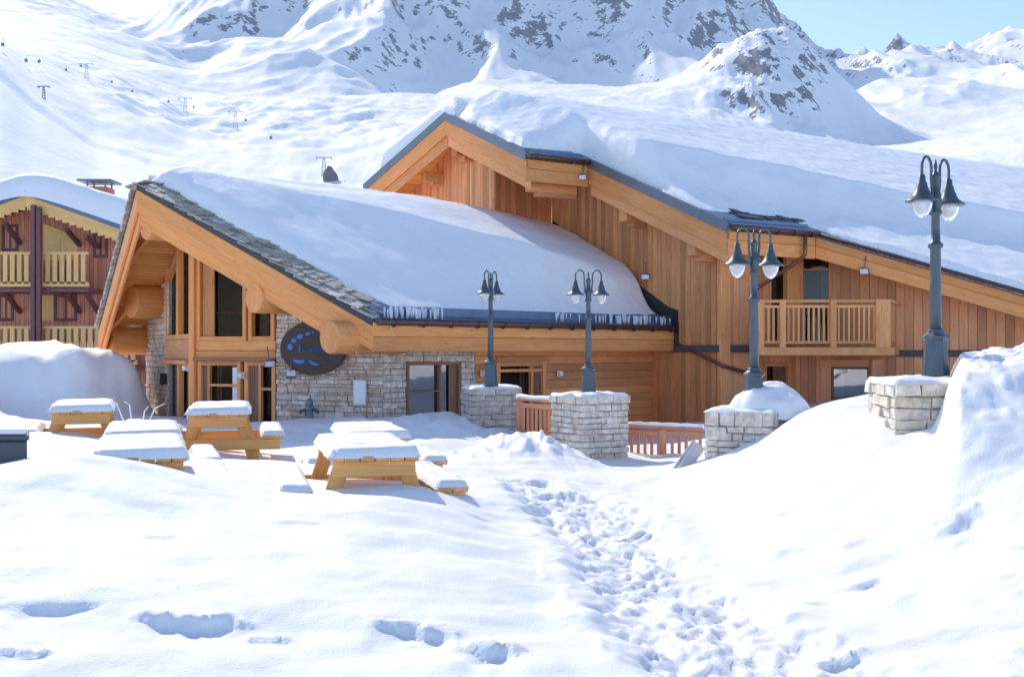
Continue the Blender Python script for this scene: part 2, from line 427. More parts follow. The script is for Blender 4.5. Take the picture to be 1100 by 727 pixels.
for x, y, z in [(-30, 45, -2.6), (-15, 45, -2.6), (-12, 34, -2.6), (-18, 36, -2.4), (-6, 40, -2.4), (5, 40, -2.4), (20, 45, -2.2), (32, 45, -1.8), (-30, 66, -3), (0, 66, -3), (30, 66, -2.4),
                (-30, 25, -1.4), (-20, 12, -1.1), (-12, 8, -1.2), (-30, 5, -1.6), (-10, 3, -1.75), (0, 2, -1.85), (10, 2, -1.7), (0, -6, -1.9), (-20, -6, -1.9), (20, -6, -1.6),
                (12, 9, -.35), (20, 10, .1), (30, 18, .3), (14, 22, -.9), (20, 26, -.9), (30, 5, -.4), (12, 5, -.9), (32, 30, -.8), (8, 28, -1.35), (16, 29, -1.0)]:
    cx.append(x); cy.append(y); cz.append(z)
cx, cy, cz = map(np.array, (cx, cy, cz))
def _phi(r2):
    return np.where(r2 > 1e-9, r2 * np.log(np.sqrt(r2 + 1e-12)), 0)
_n = len(cx)
_A = np.zeros((_n + 3, _n + 3))
_A[:_n, :_n] = _phi((cx[:, None] - cx) ** 2 + (cy[:, None] - cy) ** 2) + np.eye(_n) * 0.015
_A[:_n, _n] = 1; _A[:_n, _n + 1] = cx; _A[:_n, _n + 2] = cy
_A[_n, :_n] = 1; _A[_n + 1, :_n] = cx; _A[_n + 2, :_n] = cy
_w = np.linalg.solve(_A, np.concatenate([cz, [0, 0, 0]]))
def g_base(x, y):
    x = np.asarray(x, float); y = np.asarray(y, float)
    out = _w[_n] + _w[_n + 1] * x + _w[_n + 2] * y
    for i in range(_n): out = out + _w[i] * _phi((x - cx[i]) ** 2 + (y - cy[i]) ** 2)
    return out
def hit(px, py, y0=4.0, y1=40.0):
    ys = np.linspace(y0, y1, 1500); z = g_base(U(px) * ys, ys); zz = (HZ - py) / F * ys
    k = np.argmax(zz <= z) if (zz <= z).any() else 700
    return U(px) * ys[k], ys[k], z[k]
# trodden trail and single prints
TRAIL = [(hit(a, b)[0], hit(a, b)[1], w) for a, b, w in [(575, 522, .3), (600, 532, .5), (625, 548, .52), (648, 572, .46), (668, 600, .42), (700, 632, .46), (738, 665, .5), (775, 700, .5), (810, 722, .45)]] + [(1.75, 5.0, .5), (2.1, 4.0, .5)]
def trail_field(x, y):
    best = np.full(np.shape(x), 9.0)
    for (x0, y0, w0), (x1, y1, w1) in zip(TRAIL[:-1], TRAIL[1:]):
        dx, dy = x1 - x0, y1 - y0; l2 = dx * dx + dy * dy
        t = np.clip(((x - x0) * dx + (y - y0) * dy) / l2, 0, 1)
        d = np.hypot(x - x0 - t * dx, y - y0 - t * dy) / (w0 + (w1 - w0) * t)
        best = np.minimum(best, d)
    return best
DIPS = []   # centre px,py, half length px, half depth (m), depth, tilt
for px, py, hl, hw, dep, rough, tilt in [(45, 668, 62, .14, .15, .3, .10), (200, 682, 66, .12, .18, 1.0, -.05), (285, 692, 28, .07, .05, 1, -.1), (445, 692, 55, .17, .2, .8, -.22), (525, 714, 40, .2, .2, 1.2, -.3),
                          (28, 596, 32, .09, .06, .1, .25), (172, 582, 30, .09, .07, .1, .12), (318, 562, 34, .09, .07, .1, 0), (518, 557, 20, .12, .07, .2, 0), (1045, 573, 28, .22, .08, 1.0, 0), (945, 634, 26, .22, .13, .1, .4), (888, 660, 26, .18, .07, .1, 0),
                          (860, 600, 24, .2, .05, .3, 0), (910, 715, 28, .1, .12, 1.2, 0), (640, 524, 20, .25, .07, .5, 0), (690, 528, 18, .2, .05, .4, 0), (830, 500, 30, .35, .06, .8, .2), (852, 560, 18, .25, .06, .4, 0), (925, 590, 14, .15, .05, .3, 0), (780, 655, 18, .2, .05, .2, 0), (15, 720, 30, .1, .07, 1, 0)]:
    x, y, z = hit(px, py); DIPS.append((x, y, hl / F * y, hw, dep, rough, tilt))
def g_height(x, y, detail=True):
    z = g_base(x, y)
    if not detail: return z
    near = sstep(40, 12, y)
    z = z + .035 * fbm(x * .55, y * .8, 3, 3) * (.4 + near) + .010 * fbm(x * 2.2, y * 3.1, 3, 9)
    z = z + .012 * perlin(x * .9 + .3 * y, y * 3.4, 21) * near
    # lumps on the banks beside the wall and below the fence
    m = np.exp(-((x - .15) / 1.3) ** 2 - ((y - 16.7) / 1.1) ** 2)
    z = z + m * (.10 * ridged(x * 1.7, y * 1.7, 3, 31) + .10 * np.abs(perlin(x * 2.6 + .8 * y, y * 1.1, 33)))
    m = np.exp(-((x + 1.6) / 2.4) ** 2 - ((y - 21.8) / 1.3) ** 2)
    z = z + m * (.22 * np.abs(perlin(x * 1.1, y * .8, 35)) + .05 * fbm(x * 3, y * 3, 2, 36))
    xm = x / np.maximum(y, 1) * F + 550 + 5 * perlin(x * 2 + 5, y * 2, 40)
    m = sstep(1000, 1034, xm) * sstep(8.0, 9.2, y + .25 * perlin(x * 1.3, y, 43)) * sstep(13, 10.6, y)
    z = z + m * (.56 + .05 * np.clip(x - 3.8, 0, 3) + .05 * np.sin(x * 5.5))
    z = z + m * (.05 * fbm(x * 4, y * 3, 4, 41) + .010 * ridged(x * 9, y * 6, 3, 42) - .01)
    z = z + .045 * fbm(x * 1.1, y * 1.5, 4, 45) * sstep(1.6, 3.0, x) * sstep(13, 11, y)
    # lumps of the tall bank at the left
    m = sstep(24.2, 27.0, y) * sstep(31, 28.5, y) * sstep(-8.4, -9.4, x)
    z = z + m * (.28 * perlin(x * .55 + 2, y * .4, 51) + .12 * ridged(x * .7 + .3 * y, y * .4, 2, 52) - .30)
    # the bank ends at the stone pier
    pxx = x / np.maximum(y, 1) * F + 550
    mk = sstep(136, 166, pxx + 12 * perlin(x * .9, y * .9, 53)) * sstep(215, 195, pxx) * sstep(24.6, 25.6, y) * sstep(34, 33, y)
    z = z * (1 - mk) + np.minimum(z, (HZ - 447) / F * y) * mk
    # trail
    d = trail_field(x, y)
    t = sstep(1.25, .7, d + .28 * fbm(x * 2.4, y * 2.4, 3, 61))
    wxx = x + .22 * perlin(x * 1.9, y * 1.7, 66); wyy = y + .3 * perlin(x * 1.6, y * 1.3, 67)
    ch = .55 * ridged(wxx * 1.9, wyy * 1.5, 5, 62, .62) + .5 * fbm(wxx * 3.3, wyy * 2.2, 4, 68, .6)
    z = z + t * (-.085 + .060 * ch + .018 * np.abs(perlin(x * 8.5, y * 6, 63))) + .03 * sstep(1.9, 1.2, d) * (1 - t)
    z = z + t * (.022 * np.clip(perlin(x * 13, y * 10, 65) - .1, 0, 1) + .012 * fbm(x * 16, y * 12, 2, 69))
    # scattered clods beside the trail
    sp = sstep(2.2, 1.1, d) * (1 - t)
    z = z + sp * .05 * np.clip(perlin(x * 7, y * 6, 64) - .35, 0, 1)
    for (ax, ay, hl, hw, dep, rg, tilt) in DIPS:
        u = (x - ax) / hl; v = (y - ay - tilt * (x - ax)) / hw
        u = u + .12 * perlin(x * 3, y * 3, 71); v = v + .30 * perlin(x * 3.2, y * 2.0, 72) + .16 * rg * perlin(x * 11, y * 7, 75)
        rr = np.sqrt(u * u + v * v)
        # steep on the far side, gentle towards the viewer
        b = sstep(1.1, .25, np.abs(u + .25 * perlin(x * 5, y * 3, 76))) * np.clip((v + 1.6) / 2.3, 0, 1) * sstep(1.05, .8, v) * (v > -1.6)
        z = z - .30 * dep * b * (1 - .25 * rg * np.abs(perlin(x * 9, y * 8, 73)))
        if rg > .5:
            rim = np.exp(-((v - 1.25) / .35) ** 2) * sstep(1.15, .8, np.abs(u))
            z = z + rim * .025 * rg * np.clip(ridged(x * 9, y * 8, 3, 74), 0, 2)
    return z

ys = np.concatenate([np.arange(-6, 4.6, .2), np.arange(4.6, 10.5, .026), np.arange(10.5, 14, .04), np.arange(14, 24, .08), np.arange(24, 32, .16), np.arange(32, 70.1, .6)])
xs = np.concatenate([np.arange(-34, -12, .4), np.arange(-12, -5, .07), np.arange(-5, 5.6, .026), np.arange(5.6, 10, .07), np.arange(10, 36, .4)])
GX, GY = np.meshgrid(xs, ys)
GZ = g_height(GX, GY)
ground = grid_obj('snow_ground', GX, GY, GZ, M['snow'])
tag(ground, kind='structure')

# ------------------------------------------------------------------ mountains: one sheet from behind the houses to beyond the skyline
KX = [-700, -400, -100, 0, 30, 60, 100, 150, 200, 250, 300, 350, 400, 450, 500, 550, 600, 650, 700, 750, 785, 820, 850, 890, 920, 950, 1000, 1050, 1100, 1250, 1500, 1900]
ROWS = [
    (62, [421] * 32),
    (95, [380, 380, 370, 365, 365, 365, 365, 365, 365, 365, 365, 365, 365, 365, 365, 365, 365, 365, 365, 365, 365, 365, 360, 360, 360, 355, 350, 345, 340, 330, 320, 310]),
    (190, [180, 190, 215, 230, 235, 240, 250, 255, 265, 275, 280, 285, 290, 290, 290, 290, 290, 290, 290, 285, 280, 275, 270, 265, 260, 258, 250, 240, 230, 215, 200, 190]),
    (340, [-60, -40, 25, 62, 95, 118, 146, 163, 178, 195, 208, 220, 228, 232, 236, 240, 240, 240, 236, 232, 228, 222, 218, 212, 208, 205, 200, 196, 191, 172, 150, 130]),
    (450, [-40, -20, 40, 80, 110, 130, 158, 176, 190, 200, 206, 208, 210, 212, 214, 216, 216, 216, 214, 212, 210, 206, 202, 200, 198, 196, 192, 190, 186, 170, 150, 130]),
    (800, [-60, -40, 10, 52, 62, 76, 104, 130, 152, 158, 154, 156, 150, 142, 138, 136, 134, 132, 132, 140, 150, 160, 166, 176, 180, 178, 168, 158, 152, 140, 120, 110]),
    (1200, [-70, -50, -5, 36, 44, 52, 66, 88, 108, 112, 112, 112, 110, 108, 106, 104, 100, 98, 92, 78, 56, 39, 46, 78, 104, 130, 150, 142, 130, 110, 95, 90]),
    (1000, [-66, -45, 2, 44, 53, 64, 84, 108, 130, 135, 133, 134, 130, 125, 122, 120, 117, 115, 116, 122, 126, 130, 140, 156, 166, 166, 160, 150, 141, 125, 108, 100]),
    (1330, [-75, -55, -8, 32, 40, 48, 60, 80, 100, 108, 106, 104, 104, 104, 102, 98, 96, 95, 95, 98, 98, 100, 108, 122, 134, 142, 140, 132, 124, 108, 90, 85]),
    (1750, [-80, -60, -15, 18, 22, 28, 42, 62, 78, 76, 76, 84, 96, 112, 118, 118, 116, 114, 112, 108, 100, 96, 104, 112, 116, 118, 112, 104, 98, 90, 80, 80]),
    (2150, [-110, -85, -35, -2, 4, 12, 30, 50, 58, 44, 30, 24, 26, 36, 40, 38, 40, 44, 52, 64, 76, 88, 92, 98, 100, 98, 94, 88, 84, 82, 75, 75]),
    (2700, [-180, -150, -60, -20, -12, -2, 20, 38, 8, -28, -60, -76, -90, -105, -120, -116, -108, -95, -72, -35, -4, 28, 58, 88, 86, 86, 84, 72, 66, 74, 60, 60]),
    (3300, [60] * 32), (3800, [300] * 32)]
tpx = np.concatenate([np.arange(-700, -60, 12), np.arange(-60, 1160, 2.2), np.arange(1160, 1901, 12)])
tY = np.concatenate([np.geomspace(62, 300, 34)[:-1], np.geomspace(300, 700, 70)[:-1], np.geomspace(700, 2850, 250)[:-1], np.geomspace(2850, 3800, 8)])
ROWS.sort(key=lambda r: r[0])
rY = np.array([r[0] for r in ROWS])
rZ = np.stack([(HZ - np.interp(tpx, KX, np.convolve(np.pad(r[1], 0), [1], 'same'))) / F * r[0] for r in ROWS])   # rows x columns
# smooth the columns a little so that control points leave no creases
ker = np.exp(-(np.arange(-9, 10) / 4.0) ** 2); ker /= ker.sum()
rZ = np.stack([np.convolve(np.pad(z, 9, mode='edge'), ker, 'valid') for z in rZ])
TZ = np.zeros((len(tY), len(tpx)))
lr = np.log(rY); lt = np.log(tY)
for j in range(len(tpx)):
    TZ[:, j] = np.interp(lt, lr, rZ[:, j])
ker = np.exp(-(np.arange(-4, 5) / 2.0) ** 2); ker /= ker.sum()
TZs = np.apply_along_axis(lambda a: np.convolve(np.pad(a, 4, mode='edge'), ker, 'valid'), 0, TZ)
TX = U(tpx)[None, :] * tY[:, None]; TY = np.repeat(tY[:, None], len(tpx), 1)
amp = np.interp(TY, [62, 200, 400, 900, 1300, 1900, 2700, 3800], [0, .8, 2, 6, 9, 34, 62, 0])
steepL = sstep(100, 230, tpx)[None, :] * np.ones_like(TY)         # the hill at the left is smoother
amp = amp * (.35 + .65 * steepL)
wx = TX + 60 * fbm(TX / 500, TY / 500, 3, 81); wy = TY + 60 * fbm(TX / 500, TY / 500, 3, 85)
rel = 1.1 * ridged(wx / 330, wy / 900, 4, 91, .45) + .35 * fbm(wx / 210, wy / 260, 4, 95, .45)
TZf = TZs + amp * (rel - .35)
pk = np.exp(-((tpx[None, :] - 812) / 70) ** 2) * sstep(850, 1020, TY) * sstep(1330, 1215, TY)
lf = sstep(60, 130, tpx)[None, :] * sstep(470, 400, tpx)[None, :] * sstep(480, 620, TY) * sstep(1250, 1000, TY)
TZf += lf * (5.5 * np.clip(ridged(TX / 95, TY / 130, 3, 211, .5), 0, 2) + 1.6 * fbm(TX / 22, TY / 30, 3, 213))
TZf += (1 - lf) * sstep(230, 300, TY) * sstep(1500, 900, TY) * .9 * fbm(TX / 14, TY / 40, 3, 215)
TZf += pk * (17 * ridged(TX / 120 + .4 * TY / 200, TY / 170, 4, 201, .5) - 6)
TZf += np.interp(TY, [62, 250, 700, 1600], [0, .4, 1.0, 1.6]) * fbm(TX / 40, TY / 60, 4, 99)
# steepness drives bare rock
gy = np.gradient(TZf, axis=0) / np.gradient(TY, axis=0)
gx = np.gradient(TZf, axis=1) / np.maximum(np.gradient(TX, axis=1), 1e-6)
slope = np.hypot(gx, gy)
rock = sstep(.6, 1.4, slope) * .50 + .17 * sstep(1500, 2200, TY) * steepL + .10 * np.clip(ridged(wx / 130, wy / 130, 3, 77), -1, 1) * steepL - .14
rock = rock + pk * .30 + .10 * lf + .16 * np.exp(-((tpx[None, :] - 60) / 60) ** 2) * sstep(260, 290, TY) * sstep(335, 315, TY)
mount = grid_obj('mountains', TX, TY, TZf, M['mountain'], attrs={'rock': rock})
tag(mount, kind='structure')
def thit(px, py):
    """where a sight line meets the mountain sheet"""
    j = int(np.argmin(np.abs(tpx - px))); z = TZf[:, j]; zz = (HZ - py) / F * tY
    ok = np.where((zz <= z) & (tY > 150))[0]
    k = ok[0] if len(ok) else len(tY) // 2
    return tY[k], z[k]

# ------------------------------------------------------------------ plan-line walls
class Wall:
    def __init__(s, p0, d, n):
        s.p0 = Vector((p0[0], p0[1])); s.d = Vector((d[0], d[1])).normalized(); s.n = Vector((n[0], n[1])).normalized()
    def pt(s, q, z, off=0.0):
        p = s.p0 + s.d * q + s.n * off
        return Vector((p.x, p.y, z))
    def at(s, px):
        u = U(px)
        return (u * s.p0.y - s.p0.x) / (s.d.x - u * s.d.y)
    def z(s, py, q): return (HZ - py) / F * (s.p0.y + s.d.y * q)
def seg_minus(a, b, holes):
    out = [(a, b)]
    for h0, h1 in holes:
        nx = []
        for x0, x1 in out:
            if h1 <= x0 or h0 >= x1: nx.append((x0, x1)); continue
            if h0 > x0: nx.append((x0, h0))
            if h1 < x1: nx.append((h1, x1))
        out = nx
    return [(x0, x1) for x0, x1 in out if x1 - x0 > .015]
def boards_v(mb, w, q0, q1, zlo, ztop, bw=.17, holes=(), th=.04, mi=0):
    br = [q0, q1] + [h for H in holes for h in H[:2] if q0 < h < q1]; br = sorted(br)
    if th >= .04: backing(mb, w, q0, q1, zlo, ztop, holes, -th + .012, mi)
    for a, b in zip(br[:-1], br[1:]):
        n = max(1, round((b - a) / bw)); e = [a + (b - a) * i / n for i in range(n + 1)]
        for x0, x1 in zip(e[:-1], e[1:]):
            mid = (x0 + x1) / 2; off = random.uniform(0, .012); rv = random.random()
            hs = [(h[2], h[3]) for h in holes if h[0] < mid < h[1]]
            t0, t1 = ztop(w.pt(x0, 0)), ztop(w.pt(x1, 0))
            for z0, z1 in seg_minus(zlo, max(t0, t1), hs):
                top = z1 >= max(t0, t1) - 1e-4
                a0, a1 = (t0, t1) if top else (z1, z1)
                g = .004
                mb.hexa([w.pt(x0 + g, z0, off), w.pt(x1 - g, z0, off), w.pt(x1 - g, z0, off - th), w.pt(x0 + g, z0, off - th)],
                        [w.pt(x0 + g, a0, off), w.pt(x1 - g, a1, off), w.pt(x1 - g, a1, off - th), w.pt(x0 + g, a0, off - th)], mi, grain=(0, 0, 1), rv=rv)
def backing(mb, w, q0, q1, zlo, ztop, holes, off, mi=0):
    br = sorted([q0, q1] + [h for H in holes for h in H[:2] if q0 < h < q1])
    for a, b in zip(br[:-1], br[1:]):
        mid = (a + b) / 2; hs = [(h[2], h[3]) for h in holes if h[0] < mid < h[1]]
        t0, t1 = ztop(w.pt(a, 0)), ztop(w.pt(b, 0))
        for z0, z1 in seg_minus(zlo, max(t0, t1), hs):
            a0, a1 = (t0, t1) if z1 >= max(t0, t1) - 1e-4 else (z1, z1)
            mb.hexa([w.pt(a, z0, off), w.pt(b, z0, off), w.pt(b, z0, off - .1), w.pt(a, z0, off - .1)],
                    [w.pt(a, a0, off), w.pt(b, a1, off), w.pt(b, a1, off - .1), w.pt(a, a0, off - .1)], mi, grain=(0, 0, 1), rv=0)
def boards_h(mb, w, q0, q1, zlo, zhi, bh=.19, holes=(), th=.06, mi=0):
    n = max(1, round((zhi - zlo) / bh))
    for i in range(n):
        z0 = zlo + (zhi - zlo) * i / n; z1 = zlo + (zhi - zlo) * (i + 1) / n
        hs = [(h[0], h[1]) for h in holes if h[2] < (z0 + z1) / 2 < h[3]]
        rv = random.random(); off = random.uniform(0, .012)
        for x0, x1 in seg_minus(q0, q1, hs):
            mb.hexa([w.pt(x0, z0 + .004, off + .012), w.pt(x1, z0 + .004, off + .012), w.pt(x1, z0 + .004, off - th), w.pt(x0, z0 + .004, off - th)],
                    [w.pt(x0, z1 - .004, off), w.pt(x1, z1 - .004, off), w.pt(x1, z1 - .004, off - th), w.pt(x0, z1 - .004, off - th)], mi, grain=w.pt(1, 0) - w.pt(0, 0), rv=rv)
def stones(mb, w, q0, q1, zlo, ztop, holes=(), hmin=.05, hmax=.14, lmin=.10, lmax=.46, prot=.045, mi=0, gap=.008, jitter=.012):
    z = zlo; zmax = max(ztop(w.pt(q0, 0)), ztop(w.pt(q1, 0)))
    while z < zmax:
        h = random.uniform(hmin, hmax)
        q = q0 - random.uniform(0, .2)
        while q < q1:
            l = random.uniform(lmin, lmax) * (1.2 if h > .12 else 1)
            a, b = max(q, q0), min(q + l, q1); q += l
            if q1 - b < .08: b = q1; q = q1 + 1
            if b - a < .03: continue
            hs = [(hh[0], hh[1]) for hh in holes if hh[2] < z + h * .5 < hh[3]]
            for x0, x1 in seg_minus(a, b, hs):
                t = ztop(w.pt((x0 + x1) / 2, 0))
                if z + h * .3 > t: continue
                ze = min(z + h, t + .12)
                p = random.uniform(0, prot); j = lambda: random.uniform(-jitter, jitter)
                g = gap
                b4 = [w.pt(x0 + g + j() * .5, z + g + j(), p), w.pt(x1 - g + j() * .5, z + g + j(), p), w.pt(x1 - g, z + g, -.06), w.pt(x0 + g, z + g, -.06)]
                t4 = [w.pt(x0 + g + j() * .5, ze - g + j(), p + j()), w.pt(x1 - g + j() * .5, ze - g + j(), p + j()), w.pt(x1 - g, ze - g, -.06), w.pt(x0 + g, ze - g, -.06)]
                mb.hexa(b4, t4, mi)
        z += h
def mortar(mb, w, q0, q1, zlo, ztop, holes=(), off=-.018, mi=0):
    br = sorted([q0, q1] + [h for H in holes for h in H[:2] if q0 < h < q1])
    for a, b in zip(br[:-1], br[1:]):
        mid = (a + b) / 2; hs = [(h[2], h[3]) for h in holes if h[0] < mid < h[1]]
        t0, t1 = ztop(w.pt(a, 0)), ztop(w.pt(b, 0))
        for z0, z1 in seg_minus(zlo, max(t0, t1), hs):
            top = z1 >= max(t0, t1) - 1e-4
            a0, a1 = (t0, t1) if top else (z1, z1)
            mb.hexa([w.pt(a, z0, off), w.pt(b, z0, off), w.pt(b, z0, off - .25), w.pt(a, z0, off - .25)],
                    [w.pt(a, a0, off), w.pt(b, a1, off), w.pt(b, a1, off - .25), w.pt(a, a0, off - .25)], mi)
def wbar(mb, w, q0, q1, z0, z1, o0, o1, mi=0):
    mb.hexa([w.pt(q0, z0, o1), w.pt(q1, z0, o1), w.pt(q1, z0, o0), w.pt(q0, z0, o0)], [w.pt(q0, z1, o1), w.pt(q1, z1, o1), w.pt(q1, z1, o0), w.pt(q0, z1, o0)], mi)
def wpoly(mb, w, pts, off, th, mi=0):
    n = len(pts)
    vs = [w.pt(q, z, off) for q, z in pts] + [w.pt(q, z, off - th) for q, z in pts]
    fs = [tuple(range(n)), tuple(reversed(range(n, 2 * n)))] + [((i + 1) % n, i, n + i, n + (i + 1) % n) for i in range(n)]
    mb.add(vs, fs, mi)
def strip(mb, w, qa, za, qb, zb, wd, o0, o1, mi=0):
    """bar between two points of the wall plane, wd wide downwards in z"""
    mb.hexa([w.pt(qa, za - wd, o1), w.pt(qb, zb - wd, o1), w.pt(qb, zb - wd, o0), w.pt(qa, za - wd, o0)], [w.pt(qa, za, o1), w.pt(qb, zb, o1), w.pt(qb, zb, o0), w.pt(qa, za, o0)], mi)
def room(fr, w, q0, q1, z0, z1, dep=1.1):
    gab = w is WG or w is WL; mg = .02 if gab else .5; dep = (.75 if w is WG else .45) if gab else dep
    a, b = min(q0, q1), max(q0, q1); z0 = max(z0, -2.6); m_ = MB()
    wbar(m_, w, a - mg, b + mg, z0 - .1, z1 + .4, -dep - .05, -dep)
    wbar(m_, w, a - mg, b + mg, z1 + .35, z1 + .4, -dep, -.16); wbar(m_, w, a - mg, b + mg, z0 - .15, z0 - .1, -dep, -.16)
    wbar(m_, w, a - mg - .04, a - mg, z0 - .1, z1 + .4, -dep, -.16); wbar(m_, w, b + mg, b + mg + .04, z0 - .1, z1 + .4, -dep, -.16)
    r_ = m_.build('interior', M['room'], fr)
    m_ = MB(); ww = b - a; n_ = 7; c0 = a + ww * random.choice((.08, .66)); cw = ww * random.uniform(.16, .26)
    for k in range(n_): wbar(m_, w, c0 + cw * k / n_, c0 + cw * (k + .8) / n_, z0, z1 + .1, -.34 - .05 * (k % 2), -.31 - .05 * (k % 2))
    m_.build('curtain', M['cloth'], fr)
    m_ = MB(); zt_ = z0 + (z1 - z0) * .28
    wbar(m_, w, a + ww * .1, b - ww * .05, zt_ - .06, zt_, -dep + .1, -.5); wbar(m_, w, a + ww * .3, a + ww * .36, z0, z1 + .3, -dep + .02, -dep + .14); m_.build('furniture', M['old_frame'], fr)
def window(root, w, q0, q1, z0, z1, fw=.08, mat='old_frame', glass='glass', mull=(), bars=(), depth=.1, name='window', panel=None, proud=.03, lintel=0.0):
    """a framed opening: frame > pane (and an optional wooden leaf in part of it)"""
    mb = MB()
    wbar(mb, w, q0, q0 + fw, z0, z1, -depth, proud); wbar(mb, w, q1 - fw, q1, z0, z1, -depth, proud)
    wbar(mb, w, q0 + fw, q1 - fw, z1 - fw, z1, -depth, proud); wbar(mb, w, q0 + fw, q1 - fw, z0, z0 + fw, -depth, proud)
    if lintel: wbar(mb, w, q0 - .05, q1 + .05, z1 + .002, z1 + lintel, -.05, proud + .07)
    for m_ in mull: wbar(mb, w, m_ - fw * .35, m_ + fw * .35, z0 + fw, z1 - fw, -depth + .01, proud - .02)
    for b_ in bars:
        zb = b_[0]; a = b_[1] if len(b_) > 1 else q0 + fw; c = b_[2] if len(b_) > 1 else q1 - fw
        wbar(mb, w, a, c, zb - fw * .3, zb + fw * .3, -depth + .013, proud - .025)
    fr = mb.build(name, M[mat], root, .008)
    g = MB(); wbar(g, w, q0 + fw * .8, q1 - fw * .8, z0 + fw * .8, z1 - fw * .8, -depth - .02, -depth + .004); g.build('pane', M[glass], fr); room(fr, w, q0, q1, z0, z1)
    if panel:
        p = MB()
        for (a, b) in panel: boards_v(p, Wall(w.pt(0, 0, -depth + .045), w.d, w.n), a, b, z0 + fw, lambda q: z1 - fw, .16, th=.03)
        p.build('door_leaf', M['brown_panel'], fr)
    return fr
def pip(poly, X, Y):
    ins = np.zeros(X.shape, bool); n = len(poly)
    for i in range(n):
        x0, y0 = poly[i]; x1, y1 = poly[(i + 1) % n]
        c = ((y0 > Y) != (y1 > Y)) & (X < (x1 - x0) * (Y - y0) / (y1 - y0 + 1e-12) + x0)
        ins ^= c
    return ins
def sdist(poly, X, Y):
    d = np.full(X.shape, 1e9); n = len(poly); per = []
    for i in range(n):
        x0, y0 = poly[i]; x1, y1 = poly[(i + 1) % n]
        dx, dy = x1 - x0, y1 - y0
        t = np.clip(((X - x0) * dx + (Y - y0) * dy) / (dx * dx + dy * dy + 1e-12), 0, 1)
        e = np.hypot(X - x0 - t * dx, Y - y0 - t * dy); per.append(e); d = np.minimum(d, e)
    return np.where(pip(poly, X, Y), d, -d), per
def v2(p): return np.array([p[0], p[1]], float)

# ================================================================== THE LOW STONE CHALET
dR = np.array([.695, .719]); dR /= np.linalg.norm(dR); nR = np.array([dR[1], -dR[0]])
E0 = np.array([-2.8, 22.5]); AP = np.array([-8.4, 25.0]); ZR = 3.71; ZE = .60
_per = (E0 - AP) @ nR; TANR = (ZR - ZE) / _per
L0 = AP + 2.09 * dR - 6.2 * nR; TANL = .50
E1 = E0 + 10.35 * dR
def zlow(x, y):
    t = (np.asarray(x) - AP[0]) * nR[0] + (np.asarray(y) - AP[1]) * nR[1]
    return np.where(t > 0, ZR - TANR * t, ZR + TANL * t)
def zl(p): return float(zlow(p[0], p[1]))
def low3(p, dz=0.0): return Vector((p[0], p[1], zl(p) + dz))
K = np.array([5.32, 28.4]); dU = np.array([.839, .545]); dU /= np.linalg.norm(dU); nU = np.array([dU[1], -dU[0]]); dG = -nU
_t = 7.69
R1 = K + _t * dG
house = empty('stone_chalet', (-2.75, 23.85, -2.4), 'low stone and orange timber chalet with a glazed prow under a thick slab of snow', 'house')
under = lambda p: zl(p) - .30
W0 = np.array([-2.75, 23.85]); PP = np.array([-7.41, 26.0])
WG = Wall(W0, PP - W0, (-.42, -.91)); WG.n = Vector((WG.d.y, -WG.d.x)); 
if WG.n.y > 0: WG.n = -WG.n
LEN_G = float(np.linalg.norm(PP - W0))
WS = Wall(W0, dR, nR)
ang = math.radians(118.0); dLw = np.array([math.cos(ang), math.sin(ang)])
WL = Wall(PP, dLw, (-dLw[1], dLw[0])); WL.n = Vector((-dLw[1], dLw[0]))
if WL.n.x > 0: WL.n = -WL.n
# --- stone walls
q_gl = WG.at(297); q_gr = LEN_G
qs_end = WS.at(510)
qw0, qw1 = WS.at(436), WS.at(495); zw1 = WS.z(388, (qw0 + qw1) / 2); zw0 = zw1 - 1.5
holes_s = [(qw0, qw1, zw0, zw1)]
mb = MB(); stones(mb, WG, 0, q_gl, -3, lambda p: under(p)); mo = MB(); mortar(mo, WG, 0, q_gl, -3, lambda p: under(p))
o = mb.build('stone_wall', M['stone'], house, .012); mo.build('mortar', M['mortar'], o)
mb = MB(); stones(mb, WS, .0, qs_end, -3, lambda p: .12, holes_s, hmin=.06, hmax=.17); mo = MB(); mortar(mo, WS, 0, qs_end, -3, lambda p: .12, holes_s)
o = mb.build('stone_wall', M['stone_pale'], house, .012); mo.build('mortar', M['mortar'], o)
qp0, qp1 = WL.at(181), WL.at(157.5)
if qp0 > qp1: qp0, qp1 = qp1, qp0
mb = MB(); stones(mb, WL, qp0, qp1, -3, lambda p: under(p), hmin=.08, hmax=.2); mo = MB(); mortar(mo, WL, qp0, qp1, -3, lambda p: under(p))
o = mb.build('stone_wall', M['stone_pale'], house, .012); mo.build('mortar', M['mortar'], o)
# pier return facing the viewer
WP = Wall(WL.pt(qp0, 0), (WL.n.x, WL.n.y), (0, 0)); WP.n = Vector((-WL.d.x, -WL.d.y))
mb = MB(); boards_h(mb, WS, qs_end, 9.55, -3, .25, .2, [(WS.at(533), WS.at(586), -3, WS.z(388, WS.at(560)))]); mb.build('side_boarding', M['larch_dim'], house, .006)
# --- windows and door in the side wall
window(house, WS, qw0, qw1, zw0, zw1, .085, 'old_frame', 'glass_blue', mull=[qw0 + (qw1 - qw0) * .62], bars=[(WS.z(421, qw0), qw0 + .08, qw0 + (qw1 - qw0) * .62)], panel=[(qw0 + (qw1 - qw0) * .80, qw1 - .085)], lintel=.0)
a, b = WS.at(533), WS.at(586); zt = WS.z(388, (a + b) / 2)
fr = window(house, WS, a, b, -3, zt, .12, 'larch_dim', 'glass', mull=[a + (b - a) * .72], bars=[(zt - .22,)], name='door', panel=[(a + (b - a) * .74, b - .12)], lintel=.1)
